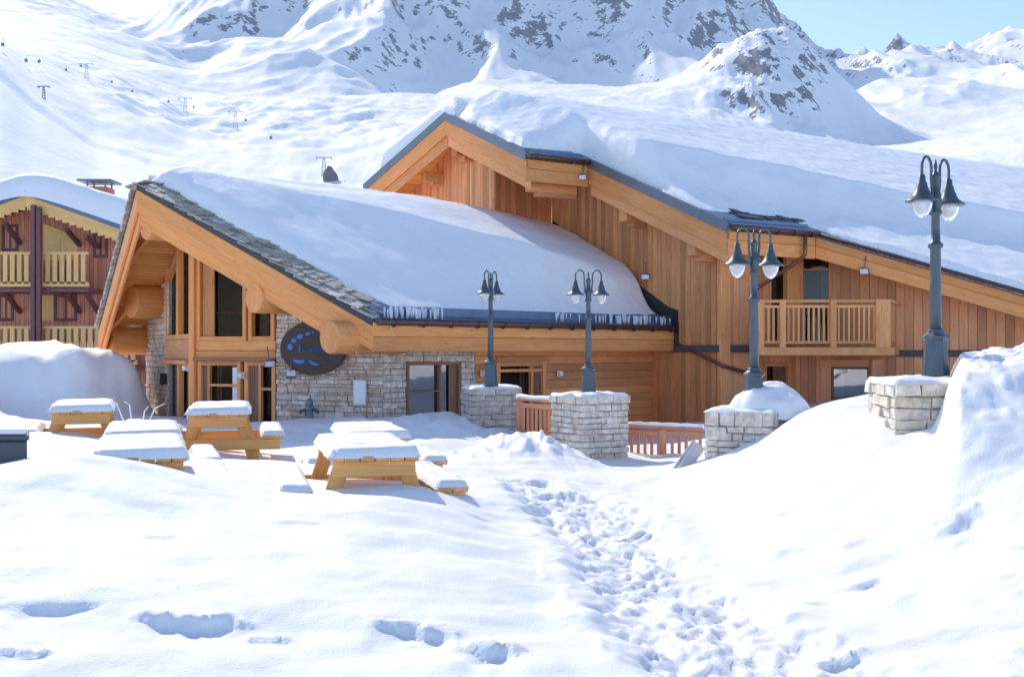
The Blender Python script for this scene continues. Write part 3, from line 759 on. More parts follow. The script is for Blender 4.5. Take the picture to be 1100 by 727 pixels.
# --- glazed gable, right half: posts, band, upper panes, doors
q0, q1 = q_gl, LEN_G
zb0, zb1 = WG.z(387, (q0 + q1) / 2), WG.z(366, (q0 + q1) / 2)
mb = MB()
wbar(mb, WG, q0, q1 - .1, zb0, (zb0 + zb1) / 2 - .004, -.12, .06); wbar(mb, WG, q0, q1 - .1, (zb0 + zb1) / 2 + .004, zb1, -.12, .05)
mb.build('floor_beam', M['larch'], house, .012)
mb = MB()
top = lambda w, q: under(w.pt(q, 0))
mb.hexa([WG.pt(q1 - .11, -3, .12), WG.pt(q1 + .06, -3, .12), WG.pt(q1 + .06, -3, -.1), WG.pt(q1 - .11, -3, -.1)], [WG.pt(q1 - .11, 3.2, .12), WG.pt(q1 + .06, 3.2, .12), WG.pt(q1 + .06, 3.2, -.1), WG.pt(q1 - .11, 3.2, -.1)], grain=(0, 0, 1))
mb.build('corner_post', M['larch'], house, .015)
def glaze(w, qa, qb, z0, top_fn, fw, mat='larch', glass='glass', name='window', panel=None, side=None):
    """pane with a sloping head that follows the roof"""
    ta, tb = top_fn(qa), top_fn(qb)
    mb = MB(); d0, d1 = -.1, .05
    mb.hexa([w.pt(qa, z0, d1), w.pt(qa + fw, z0, d1), w.pt(qa + fw, z0, d0), w.pt(qa, z0, d0)], [w.pt(qa, ta, d1), w.pt(qa + fw, ta + (tb - ta) * fw / (qb - qa), d1), w.pt(qa + fw, ta + (tb - ta) * fw / (qb - qa), d0), w.pt(qa, ta, d0)], grain=(0, 0, 1))
    mb.hexa([w.pt(qb - fw, z0, d1), w.pt(qb, z0, d1), w.pt(qb, z0, d0), w.pt(qb - fw, z0, d0)], [w.pt(qb - fw, tb - (tb - ta) * fw / (qb - qa), d1), w.pt(qb, tb, d1), w.pt(qb, tb, d0), w.pt(qb - fw, tb - (tb - ta) * fw / (qb - qa), d0)], grain=(0, 0, 1))
    k = (tb - ta) / (qb - qa)
    strip(mb, w, qa + fw, ta + k * fw, qb - fw, tb - k * fw, fw * 1.3, d0 + .004, d1 - .006)
    wbar(mb, w, qa + fw, qb - fw, z0, z0 + fw, d0 + .004, d1 - .006)
    fr = mb.build(name, M[mat], house, .008)
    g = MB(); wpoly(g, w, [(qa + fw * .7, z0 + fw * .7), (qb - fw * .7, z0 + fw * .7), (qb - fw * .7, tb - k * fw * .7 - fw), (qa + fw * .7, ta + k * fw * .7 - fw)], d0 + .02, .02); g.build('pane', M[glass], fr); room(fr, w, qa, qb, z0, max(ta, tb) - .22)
    if side:
        sa, sb = side; p = MB()
        p.hexa([w.pt(sa, z0 + fw, -.03), w.pt(sb, z0 + fw, -.03), w.pt(sb, z0 + fw, -.07), w.pt(sa, z0 + fw, -.07)],
               [w.pt(sa, ta + k * (sa - qa) - fw * 1.25, -.03), w.pt(sb, ta + k * (sb - qa) - fw * 1.25, -.03), w.pt(sb, ta + k * (sb - qa) - fw * 1.25, -.07), w.pt(sa, ta + k * (sa - qa) - fw * 1.25, -.07)], grain=(0, 0, 1))
        p.build('door_leaf', M['larch_dim'], fr)
    return fr
tf = lambda q: zl(WG.pt(q, 0)) - .78
qm = WG.at(261); qm2 = WG.at(265.5)
glaze(WG, qm2 - (qm2 - qm) * 0 + .0, LEN_G - .115, zb1, lambda q: min(tf(q), 3), .1, side=(WG.at(229), WG.at(217)))
glaze(WG, q0 + .03, qm2 - .06, zb1, lambda q: min(zl(WG.pt(q, 0)) - .72, WG.z(322, q) if False else zl(WG.pt(q, 0)) - .72), .1)
# the two glazed doors
qd = WG.at(259)
fr = window(house, WG, qd, LEN_G - .13, -3, zb0 - .02, .1, 'larch_dim', 'glass', mull=[WG.at(224)], bars=[(WG.z(414, qd), qd + .1, WG.at(224))], name='door', panel=[(WG.at(224) + .04, LEN_G - .22)], lintel=.0)
p = MB(); wbar(p, WG, WG.at(256), WG.at(247.5), -2.9, zb0 - .16, -.09, -.075); p.build('curtain', M['white'], fr)
window(house, WG, q0 + .02, WG.at(263), -3, zb0 - .02, .1, 'larch_dim', 'glass', mull=[WG.at(279)], bars=[(WG.z(418, q0), q0 + .1, WG.at(279))], name='door', panel=[(WG.at(279) + .04, WG.at(263) - .1)], lintel=.0)
mb = MB(); wbar(mb, WG, q0 - .03, LEN_G - .1, zb0 - .018, zb0 + .06, .065, .17); mb.build('door_hood', M['old_frame'], house, .01)
# --- glazed gable, left half
qa, qb = .1, WL.at(179)
tl = lambda q: zl(WL.pt(q, 0)) - .42
n = 2
for i in range(n):
    a = qa + (qb - qa) * i / n + .01; b = qa + (qb - qa) * (i + 1) / n - .01
    zt_ = WL.z(366, (a + b) / 2)
    glaze(WL, a, b, zb1 + .05, tl, .12)
    window(house, WL, a, b, -3, zb0 - .02, .11, 'larch_dim', 'glass', name='door', panel=[(a + .11, a + (b - a) * .5)])
mb = MB(); wbar(mb, WL, qa, qb, zb0, zb1 + .045, -.12, .06); wbar(mb, WL, qa, qb, zb0 - .1, zb0 - .004, .06, .2); mb.build('floor_beam', M['larch_dim'], house, .012)
mb = MB(); wbar(mb, WL, qp0 + .02, qp0 + .2, WL.z(413, qp0), WL.z(401, qp0), .05, .18); mb.build('letter_box', M['black'], house, .01)
# --- roof slabs, soffit, fascias
R1e = R1 - .05 * dG
LE1 = L0 + 9.0 * dR; RB = AP + 13.6 * dR
mb = MB(); mb.prism([low3(E0), low3(E1), low3(R1e), low3(AP)], .14, gdir=(*dR, 0)); mb.prism([low3(AP), low3(R1e), low3(LE1), low3(L0)], .14, gdir=(*dR, 0))
roof = mb.build('roof', M['slate_dark'], house)
ins = lambda p, a, b: p + a * dR + b * nR
mb = MB()
e0i, api, l0i = ins(E0, .12, -.08), ins(AP, .15, 0), ins(L0, .12, .08)
mb.prism([low3(e0i, -.16), low3(E1 - .08 * nR, -.16), low3(R1e, -.16), low3(api, -.16)], .07, gdir=(*dR, 0)); mb.prism([low3(api, -.16), low3(R1e, -.16), low3(LE1 + .08 * nR, -.16), low3(l0i, -.16)], .07, gdir=(*dR, 0))
mb.build('soffit', M['soffit'], house)
def fascia(mb, a, b, z0, z1, out, th, mi=0, zf=zl):
    """vertical board under the line a-b of the roof, from z0 to z1 below it (negative numbers), th thick inwards"""
    a, b, o_ = v2(a), v2(b), v2(out); ia, ib = a - o_ * th, b - o_ * th
    A, B = zf(a), zf(b)
    f = lambda p, z: Vector((p[0], p[1], z))
    d = Vector((b[0] - a[0], b[1] - a[1], B - A))
    mb.hexa([f(a, A + z1), f(b, B + z1), f(ib, B + z1), f(ia, A + z1)], [f(a, A + z0), f(b, B + z0), f(ib, B + z0), f(ia, A + z0)], mi, grain=d)
rn = np.array([-(AP - E0)[1], (AP - E0)[0]]); rn /= np.linalg.norm(rn)
if rn[1] > 0: rn = -rn
ln_ = np.array([-(L0 - AP)[1], (L0 - AP)[0]]); ln_ /= np.linalg.norm(ln_)
if ln_[0] > 0: ln_ = -ln_
mb = MB(); fascia(mb, E0, AP, -.14, -.64, rn, .07); fascia(mb, E0 + .07 * (AP - E0) - rn * .075, AP - rn * .075, -.5, -.92, rn, .07)
mb.build('rake_board', M['larch'], house, .012)
mb = MB(); fascia(mb, AP, L0, -.14, -.60, ln_, .07); fascia(mb, AP - ln_ * .075, L0 - ln_ * .075, -.5, -.84, ln_, .07)
mb.build('rake_board', M['larch'], house, .012)
mb = MB(); fascia(mb, E0 + .01 * nR, E1 + .01 * nR, -.05, -.34, nR, .07); fascia(mb, E0 + .012 * nR, E1 + .012 * nR, -.346, -.64, nR, .07)
mb.build('eave_board', M['larch'], house, .012)
# soffit under the eave closes the overhang
mb = MB(); zz = ZE - .60
mb.prism([Vector((*(E0 + .15 * dR - .08 * nR), zz)), Vector((*(E1 - .08 * nR), zz)), Vector((*(E1 - 1.2 * nR), zz)), Vector((*(E0 + .7 * dR - .85 * nR), zz))], .03, gdir=(*dR, 0)); mb.build('eave_soffit', M['soffit'], house)
# purlin logs
def log(p_end, ln, z, r, name='log_end', mat='larch', d=dR):
    a = Vector((p_end[0], p_end[1], z)); b = a + Vector((d[0], d[1], 0)) * ln
    mb = MB(); mb.tube([a - Vector((d[0], d[1], 0)) * 0, a + (b - a) * .02, b], [r * .94, r, r], 20)
    return mb.build(name, M[mat], house)
log(E0 - .62 * nR - .62 * dR, 1.9, .24, .34)
f = .50; p = AP + f * (E0 - AP); log(p + .12 * dR, 1.8, zl(p) - 1.06, .33)
log(AP + .22 * dR, 1.4, ZR - .98, .27)
f = .6; p = AP + f * (L0 - AP); log(p + .5 * dR, 1.9, zl(p) - .62, .42)
f = .95; p = AP + f * (L0 - AP); log(p + .18 * dR, 2.4, zl(p) - .52, .40)
# snow lump lying on the lowest log
p = AP + .95 * (L0 - AP); c = p + .9 * dR
mb = MB(); mb.lathe([(.02, .12), (.2, .1), (.3, .04), (.32, 0)][::-1], (c[0], c[1], zl(p) - .15), 14); mb.build('log_snow', M['snow'], house)
for ff in (.3, .78):      # rafters
    p = AP + ff * (L0 - AP)
    mb = MB(); s_ = .9
    a = AP + (1.0 if ff < .5 else 2.1) * dR - (1.0 if ff < .5 else 4.0) * nR; b = a - 1.7 * nR
    mb.beam(low3(a, -.33), low3(b, -.33), .12, .2); mb.build('rafter', M['larch'], house, .01)
# zinc coloured with the sky's reflected blue on the lowest metre of the slope, gutter with hooks, black flashing on the neighbour's wall
mb = MB(); c0, c1 = E0 + .06 * nR + .05 * dR, E1 + .06 * nR
mb.prism([low3(c0, .015), low3(c1, .015), low3(c1 - .75 * nR, .03), low3(c0 - .75 * nR, .03)], .03); 
fascia(mb, c0 - .22 * nR, c1 - .22 * nR, .20, .0, nR, .03)
mb.build('eave_flashing', M['zinc'], house)
mb = MB(); g0, g1 = low3(E0 + .12 * nR + .05 * dR), low3(E1 + .12 * nR)
mb.tube([g0 + Vector((0, 0, .02)), g1 + Vector((0, 0, .02))], .075, 12)
gut = mb.build('gutter', M['gutter'], house)
for i in range(13):
    mb = MB(); c = g0.lerp(g1, (i + .5) / 13) + Vector((0, 0, .02)); a = Vector((*nR, 0))
    pts = [c + a * (.09 * math.cos(t)) + Vector((0, 0, .09 * math.sin(t))) for t in np.linspace(-math.pi * .1, -math.pi * 1.0, 7)]
    pts = [c - a * .09 + Vector((0, 0, .05))] + pts[::-1] + [c + a * .09 + Vector((0, 0, .05))]
    mb.tube(pts, .022, 6); mb.build('gutter_hook', M['gutter'], gut)
# icicles
def icicles(q_list):
    for q, l in q_list:
        p = E0 + q * dR; b = low3(p, .26 + random.uniform(-.05, .03)) + Vector((nR[0], nR[1], 0)) * random.uniform(-.12, .06)
        r = random.uniform(.016, .04); l *= 1.15
        mb = MB(); mb.tube([b, b - Vector((0, 0, l * .5)), b - Vector((0, 0, l))], [r, r * .7, .002], 6); mb.build('icicle', M['ice'], house)
def qpx(px):
    u = U(px); return (u * E0[1] - E0[0]) / (dR[0] - u * dR[1])
ic = [(random.uniform(qpx(414), qpx(476)), random.uniform(.14, .42)) for _ in range(46)]; icicles(ic)
ic = [(random.uniform(qpx(640), qpx(722)), random.uniform(.15, .45)) for _ in range(46)] + [(random.uniform(qpx(592), qpx(640)), random.uniform(.1, .3)) for _ in range(8)]; icicles(ic)
# slates showing along the rakes
mb = MB()
Lr = float(np.linalg.norm(AP - E0)); rd = (AP - E0) / Lr
i = 0; s_ = 0.02
while s_ < Lr - .05:
    wdt = random.uniform(.22, .34)
    for row in range(3):
        p = E0 + rd * (s_ + random.uniform(-.05, .05)) - rn * (row * .2 + random.uniform(-.06, .04) - .07)
        q = p + rd * wdt * 1.6; d_ = -rn * random.uniform(.24, .36)
        lift = .02 + random.uniform(0, .035) + .02 * row; tl_ = random.uniform(.03, .075)
        c4 = [p, p + d_, q + d_, q]
        zz = [zl(c4[0]) + lift + tl_, zl(c4[1]) + lift + tl_, zl(c4[2]) + lift, zl(c4[3]) + lift]
        th = random.uniform(.018, .035)
        b4 = [Vector((c4[k][0], c4[k][1], zz[k] - th)) for k in range(4)]; t4 = [Vector((c4[k][0], c4[k][1], zz[k])) for k in range(4)]
        mb.hexa(b4, t4)
    s_ += wdt * .8
mb.build('slate_edge', M['slate'], house)
mb = MB(); Ll = float(np.linalg.norm(L0 - AP)); ld = (L0 - AP) / Ll; s_ = 0
while s_ < Ll - .1:
    p = AP + ld * s_ + ln_ * (.07 + random.uniform(0, .04)); d_ = -ln_ * .45; q = p + ld * .36
    c4 = [p, q, q + d_, p + d_]; zz = [zl(c4[0]) + .03, zl(c4[1]) + .12, zl(c4[2]) + .12, zl(c4[3]) + .03]
    mb.hexa([Vector((c4[k][0], c4[k][1], zz[k] - .1)) for k in range(4)], [Vector((c4[k][0], c4[k][1], zz[k])) for k in range(4)])
    s_ += .24
mb.build('slate_edge', M['slate'], house)
# roof snow: thick pillow that thins to the eave and stops short of the rake
s_ = np.arange(-.6, 15.6, .07); t_ = np.arange(-7, 6.6, .07)
S, T = np.meshgrid(s_, t_); X = AP[0] + S * dR[0] + T * nR[0]; Y = AP[1] + S * dR[1] + T * nR[1]
wob = .18 * fbm(X * .8, Y * .8, 2, 111) + .05 * perlin(X * 2.2, Y * 2.2, 112)
def st(p): d = np.asarray(p) - AP; return (d @ dR, d @ nR)
polyS = [st(E0 + .8 * dR - .42 * nR), st(E1 - .03 * dR - .40 * nR), st(R1 + .25 * nU), (15.4, -1.0), (15.4, -6.3), st(L0 + .3 * dR + .2 * nR), st(AP + .3 * dR - .3 * nR), (.5, .4), (1.15, 2.2)]
D, per = sdist(polyS, S, T)
D = D + wob * .55
base = ZR - np.where(T > 0, TANR * T, -TANL * T); base = base - .12 * np.exp(-(T / .7) ** 2)
tc = np.clip(.40 + (S - 1.5) * .40, .35, 4.4) + .12 * fbm(X * .45, Y * .45, 2, 116)
lit = .64 + .08 * np.clip(T, 0, tc)
xx = np.clip((T - tc) / (5.45 - tc), 0, 1)
H = lit + (.12 - lit) * (1 - (1 - xx) ** 1.35)
H = H - .22 * sstep(8, 13, S) + .05 * fbm(X * .35, Y * .35, 3, 114)
eave = per[0]
rake = np.minimum(np.minimum(per[-1], per[-2]), np.minimum(per[-3], per[-4]))
prof = np.sqrt(np.clip(1 - (1 - np.clip(rake / 1.0, 0, 1)) ** 2, 0, 1)) * (.25 + .75 * sstep(0, 1.6, eave)) * np.sqrt(np.clip(1 - (1 - np.clip(eave / .3, 0, 1)) ** 2, 0, 1))
edge = sstep(0, .12, D)
Hh = H * np.where(T < -.5, 1, prof) * edge + .015 * fbm(X * 1.6, Y * 1.6, 4, 115) * edge
Z = base + np.where(D > 0, Hh + .02, -.09)
grid_obj('roof_snow', X, Y, Z, M['roof_snow'], keep=D > -.05, parent=house)

# ================================================================== THE TALL TIMBER CHALET
AP2 = np.array([-2.05, 34.2]); ZR2 = 7.2; TAN2 = .4167
def zup(x, y):
    t = (np.asarray(x) - AP2[0]) * nU[0] + (np.asarray(y) - AP2[1]) * nU[1]
    return np.where(t > 0, ZR2 - TAN2 * t, ZR2 + .43 * t)
def zu(p): return float(zup(p[0], p[1]))
def up3(p, dz=0.0): return Vector((p[0], p[1], zu(p) + dz))
C_ = np.array([5.2, 26.9]); D_ = C_ + 3.05 * dU; B_ = C_ - 5.6 * nU; A_ = B_ - 2.1 * dU
Ff = np.array([12.4, 27.07]); dD = (Ff - D_) / np.linalg.norm(Ff - D_); F2 = D_ + 11.5 * dD
LC = np.array([-4.54, 36.8]); LCs = LC.copy(); LC = AP2 + (LC - AP2) * 1.16; R2 = AP2 + 46 * dU; LC2 = LC + 40 * dU; FE = F2 + 30 * dU
big = empty('timber_chalet', (5.32, 28.4, -2.4), 'tall timber chalet with vertical boarding, a corner balcony and a long snow laden roof', 'house')
under2 = lambda p: zu(p) - .22
U1 = Wall(K, dG, -dU)
J2 = K - 2.1 * dU + 7.5 * dG
U2 = Wall(J2, dG, -dU)
UR = Wall(J2, dU, nU)
UK = Wall(K, dU, nU)
Mp = np.array([7.58, 29.88]); nD = np.array([dD[1], -dD[0]])
if nD[1] > 0: nD = -nD
UM = Wall(Mp, dD, nD)
LK = float(np.linalg.norm(Mp - K))
mb = MB(); boards_v(mb, U1, 0, 7.5, -3, under2, .19); mb.build('gable_boarding', M['gable'], big, .006)
mb = MB(); boards_v(mb, U2, .0, 9.5, -3, under2, .16); mb.build('gable_boarding', M['siding'], big, .006)
mb = MB(); boards_v(mb, UR, .02, 2.1, -3, under2, .19); mb.build('gable_boarding', M['gable'], big, .006)
# right-hand facade with balcony door, windows
qk0, qk1 = UK.at(826), UK.at(846)
z_sill = UK.z(371, 1.5)
hK = [(qk0, qk1, z_sill, UK.z(262, qk0)), (UK.at(820), UK.at(849), UK.z(437, 2), UK.z(389, 2))]
qm0, qm1 = UM.at(860), UM.at(893); zm1 = UM.z(268, qm0)
qn0, qn1 = UM.at(893), UM.at(934); zn0, zn1 = UM.z(440, qn0), UM.z(394, qn0)
hM = [(qm0, qm1, z_sill, zm1), (qn0, qn1, zn0, zn1)]
mb = MB(); boards_v(mb, UK, .0, LK, -3, under2, .2, hK); mb.build('facade_boarding', M['siding'], big, .006)
mb = MB(); boards_v(mb, UM, 0, 11.5, -3, under2, .22, hM); mb.build('facade_boarding', M['siding'], big, .006)
window(big, UK, qk0, qk1, z_sill, UK.z(262, qk0), .07, 'larch_dim', 'glass', name='balcony_door')
window(big, UK, UK.at(820), UK.at(849), UK.z(437, 2), UK.z(389, 2), .11, 'larch', 'glass', panel=[(UK.at(832), UK.at(845))])
window(big, UM, qm0, qm1, z_sill, zm1, .07, 'larch_dim', 'glass', bars=[(UM.z(290, qm0),)], name='balcony_door')
window(big, UM, qn0, qn1, zn0, zn1, .06, 'old_frame', 'glass_blue')
mb = MB(); wbar(mb, UM, qn0 - .28, qn0 - .004, zn0 - .3, zn1 + .1, -.02, .06); wbar(mb, UM, qn0 - .3, qn1 + .25, zn1 + .004, zn1 + .2, -.02, .07); wbar(mb, UM, qn1 + .004, qn1 + .25, zn0 - .3, zn1, -.02, .06); mb.build('window_surround', M['siding'], big, .01)
# corner posts
mb = MB(); wbar(mb, UK, -.06, .28, -3, under2(K) - .02, -.1, .05); mb.build('corner_post', M['larch_dim'], big, .015)
mb = MB(); wbar(mb, UK, UK.at(844), UK.at(862) , z_sill, under2(Mp), .0, .08); mb.build('corner_post', M['larch_dim'], big, .015)
# dark string course
mb = MB(); zc0, zc1 = U1.z(378.5, 0), U1.z(370.5, 0)
wbar(mb, U1, .02, 1.9, zc0, zc1, -.02, .07); wbar(mb, UK, .29, 1.35, zc0, zc1, -.02, .07)
wbar(mb, UM, UM.at(962), 11.4, UM.z(383, UM.at(975)), UM.z(376, UM.at(975)), -.02, .07); mb.build('string_course', M['band'], big)
# black flashing where the low roof meets this gable
mb = MB()
tE = 1.9
def onU1(t, dz): p = K + t * dG; return U1.pt(t, zl(p) + dz, .03)
for ta, tb, h0, h1 in [(1.62, 7.4, -.25, .42)]:
    pts = [(ta, zl(K + ta * dG) + h0), (ta, zl(K + ta * dG) + .52), (2.0, zl(K + 2.0 * dG) + .42), (tb, zl(K + tb * dG) + h1), (tb, zl(K + tb * dG) + h0)]
    wpoly(mb, U1, pts[::-1], .04, .03)
wpoly(mb, U1, [(1.60, -.02), (2.1, -.02), (2.1, .75), (1.60, .75)], .035, .03)
mb.build('wall_flashing', M['black'], big)
# roof
RT = up3(R2)
mb = MB()
mb.prism([up3(AP2), up3(A_), up3(B_), up3(C_), up3(D_), up3(F2), up3(FE), up3(R2)], .16, gdir=(*dU, 0)); mb.prism([up3(LC), up3(AP2), up3(R2), up3(LC2)], .16, gdir=(*dU, 0))
mb.build('roof', M['lead'], big)
mb = MB(); q = .12
mb.prism([up3(AP2 + q * dU, -.18), up3(A_ + q * dU - q * nU, -.18), up3(B_ + q * dU - q * nU, -.18), up3(C_ + q * dU - q * nU, -.18), up3(D_ - q * nU, -.18), up3(F2 - nD * q, -.18), up3(FE, -.18), up3(R2, -.18)], .05, gdir=(*dU, 0)); mb.prism([up3(LC + q * dU + q * nU, -.18), up3(AP2 + q * dU, -.18), up3(R2, -.18), up3(LC2, -.18)], .05, gdir=(*dU, 0))
mb.build('soffit', M['soffit'], big)
def rake_boards(a, b, out, mat='larch_dim'):
    mb = MB(); fascia(mb, a, b, -.165, -.66, out, .07, zf=zu); mb.build('rake_board', M['larch'], big, .012)
    mb = MB(); fascia(mb, v2(a) - out * .1, v2(b) - out * .1, -.55, -.98, out, .07, zf=zu); mb.build('rake_board', M[mat], big, .012)
    mb = MB(); fascia(mb, v2(a) + out * .03, v2(b) + out * .03, .05, -.2, out, .028, zf=zu); mb.build('rake_capping', M['lead'], big)
lnU = np.array([-(LC - AP2)[1], (LC - AP2)[0]]); lnU /= np.linalg.norm(lnU)
if lnU[1] > 0: lnU = -lnU
rake_boards(AP2, A_, -dU); rake_boards(B_, C_, -dU); rake_boards(LC, AP2, lnU)
mb = MB()
fascia(mb, A_, B_ , -.1, -.4, nU, .07, zf=zu); fascia(mb, A_ + nU * .004, B_ + nU * .004, -.405, -.75, nU, .07, zf=zu); mb.build('eave_board', M['larch'], big, .012)
mb = MB(); fascia(mb, C_, D_, -.06, -.37, nU, .07, zf=zu); fascia(mb, C_ + nU * .004, D_ + nU * .004, -.375, -.70, nU, .07, zf=zu); mb.build('eave_board', M['larch'], big, .012)
mb = MB(); fascia(mb, D_, F2, -.06, -.37, nD, .07, zf=zu); fascia(mb, D_ + nD * .004, F2 + nD * .004, -.375, -.68, nD, .07, zf=zu); mb.build('eave_board', M['larch'], big, .012)
# eave zinc strips and gutters
mb = MB()
for a, b in ((A_ + .1 * dU, B_), (C_ + .1 * dU, D_)):
    mb = MB(); mb.prism([up3(a + .05 * nU, .03), up3(b + .05 * nU, .03), up3(b - 1.1 * nU, .03), up3(a - 1.1 * nU, .03)], .03)
    fascia(mb, a + .02 * dU - .25 * nU, b - .25 * nU, .10, .0, nU, .03, zf=zu); mb.build('eave_flashing', M['zinc'], big)
for a, b, k in ((A_, B_, 5), (C_ + .05 * dU, D_ , 5)):
    mb = MB(); g0, g1 = up3(a + .12 * nU, -.02), up3(b + .12 * nU, -.02); mb.tube([g0, g1], .075, 12); gt = mb.build('gutter', M['gutter'], big)
    for i in range(k):
        mb = MB(); c = g0.lerp(g1, (i + .5) / k); aa = Vector((*nU, 0))
        pts = [c + aa * (.09 * math.cos(t)) + Vector((0, 0, .09 * math.sin(t))) for t in np.linspace(0, -math.pi, 7)]
        mb.tube([pts[0] + Vector((0, 0, .06))] + pts, .022, 6); mb.build('gutter_hook', M['gutter'], gt)
mb = MB(); mb.tube([up3(D_ + .1 * nD, -.03), up3(F2 + .1 * nD, -.03)], .05, 10); mb.build('gutter', M['gutter'], big)
# purlin ends under the gable
def bracket(p, ln, z, w, h):
    mb = MB(); a = Vector((p[0], p[1], z)); b = a + Vector((*dU, 0)) * ln
    mb.beam(a, b, w, h); mb.beam(a + Vector((*dU, 0)) * .28 - Vector((0, 0, h * .62)), b - Vector((0, 0, h * .62)), w * .92, h * .5); return mb.build('purlin_end', M['larch_dim'], big, .03, 2)
bracket(AP2 + .3 * dU, 1.6, ZR2 - 1.05, .34, .42)
p = AP2 + 3.95 * nU + .4 * dU; bracket(p, 1.6, zu(p) - 1.0, .3, .34)
p = B_ + 1.3 * nU + .2 * dU; bracket(p, 1.2, zu(p) - 1.12, .32, .36)
p = B_ + 4.05 * nU + .2 * dU; bracket(p, 1.2, zu(p) - 1.12, .3, .34)
p = LC + .6 * nU + .5 * dU; bracket(p, 1.5, zu(p) - .95, .3, .36)
p = AP2 - 1.8 * nU + .2 * dU; bracket(p, 1.2, zu(p) - .9, .26, .32)
# downpipes
def pipe(pts, r=.05, name='downpipe', mat='copper'):
    mb = MB(); out = [Vector(pts[0])]
    for a, b, c in zip(pts[:-2], pts[1:-1], pts[2:]):
        a, b, c = Vector(a), Vector(b), Vector(c); k = .12
        out += [b + (a - b).normalized() * k, b + ((a - b).normalized() + (c - b).normalized()) * k * .25, b + (c - b).normalized() * k]
    out.append(Vector(pts[-1])); mb.tube(out, r, 10); return mb.build(name, M[mat], big)
qd0 = UK.at(806)
pA = up3(C_ + 2.55 * dU + .12 * nU, -.06)
pipe([pA, pA - Vector((0, 0, .55)), UK.pt(qd0, UK.z(312, qd0), .14), UK.pt(qd0, -2.6, .14)])
b0 = low3(E1 + .1 * nR - .1 * dR, -.02)
kk = K - .17 * dU + .17 * nU
pipe([b0, b0 - Vector((0, 0, .38)), Vector((kk[0], kk[1], (HZ - 392) / F * kk[1])), UK.pt(qd0 - .1, UK.z(402, qd0), .18)])
# balcony
YB0, YB1 = 27.35, 27.15
f0, f1 = P(814, 322, YB0), P(951, 322, YB1); 
zf_ = -.02 + P(0, 372, 27.2).z
kq = UK.at(818); wq = UM.at(966)
pl = [Vector((f0.x, f0.y - .05, zf_)), Vector((f1.x + .2, f1.y - .05, zf_)), UM.pt(wq, zf_, .045), Vector((Mp[0], Mp[1] - .06, zf_)), UK.pt(kq, zf_, .045)]
bal = MB(); bal.prism(pl, .2, gdir=(1, 0, 0)); bal_o = bal.build('balcony', M['larch_dim'], big, .012)
mb = MB()
zr = P(0, 322, 27.2).z
mb.beam(Vector((f0.x, f0.y, zr - .03)), Vector((f1.x + .16, f1.y, zr - .03)), .09, .075); mb.beam(Vector((f0.x, f0.y, zr - .16)), Vector((f1.x, f1.y, zr - .16)), .05, .07)
mb.beam(Vector((f0.x, f0.y, zf_ + .12)), Vector((f1.x, f1.y, zf_ + .12)), .05, .07); mb.build('rail', M['larch_dim'], bal_o, .008)
for px_ in (817, 840.5, 894.5, 948):
    Yp = YB0 + (YB1 - YB0) * (px_ - 814) / 137; b = P(px_, 372, Yp); wd_ = .15 if px_ < 940 else .36
    mb = MB(); mb.box((b.x, Yp - .01, (zf_ + zr) / 2 + .0), (wd_ / 2, 0, 0), (0, .06, 0), (0, 0, (zr - zf_) / 2 + .01)); mb.build('post', M['larch_dim'], bal_o, .01)
xs_ = [820 + i * 5.4 for i in range(24)]
for px_ in xs_:
    if abs(px_ - 840.5) < 4 or abs(px_ - 894.5) < 4 or px_ > 942: continue
    Yp = YB0 + (YB1 - YB0) * (px_ - 814) / 137; b = P(px_, 372, Yp)
    mb = MB(); mb.box((b.x, Yp, (zf_ + .14 + zr - .18) / 2), (.025, 0, 0), (0, .018, 0), (0, 0, (zr - .18 - zf_ - .14) / 2)); mb.build('baluster', M['larch_dim'], bal_o)
# side return of the railing
mb = MB(); e = UM.pt(wq, 0, .06); mb.beam(Vector((f1.x + .12, f1.y, zr - .03)), Vector((e.x, e.y, zr - .03)), .09, .075)
boards_v(mb, Wall((f1.x + .16, f1.y), (e.x - f1.x - .16, e.y - f1.y), (.95, -.3)), .05, .9, zf_ + .15, lambda q: zr - .1, .2); mb.build('side_panel', M['larch_dim'], bal_o, .008)
mb = MB(); bq = UM.at(941)
a = UM.pt(bq, zf_ - .24, 1.35); b = UM.pt(bq, -1.75, .12); mb.beam(a, b, .3, .3, up=(1, 0, 0)); mb.build('brace', M['siding'], bal_o, .02)
# roof snow: thick, set back from the rakes, thin on the front eave, flush on the long diagonal edge
s_ = np.concatenate([np.arange(-1.2, 4.6, .045), np.arange(4.6, 22, .09), np.arange(22, 47.5, .35)]); t_ = np.concatenate([np.arange(-6.0, 15.5, .085), np.arange(15.5, 27, .3)])
S, T = np.meshgrid(s_, t_); _lc = LC - AP2; S = S + np.where(T < 0, T * (_lc @ dU) / (_lc @ nU), 0); X = AP2[0] + S * dU[0] + T * nU[0]; Y = AP2[1] + S * dU[1] + T * nU[1]
def st2(p): d = np.asarray(p) - AP2; return (d @ dU, d @ nU)
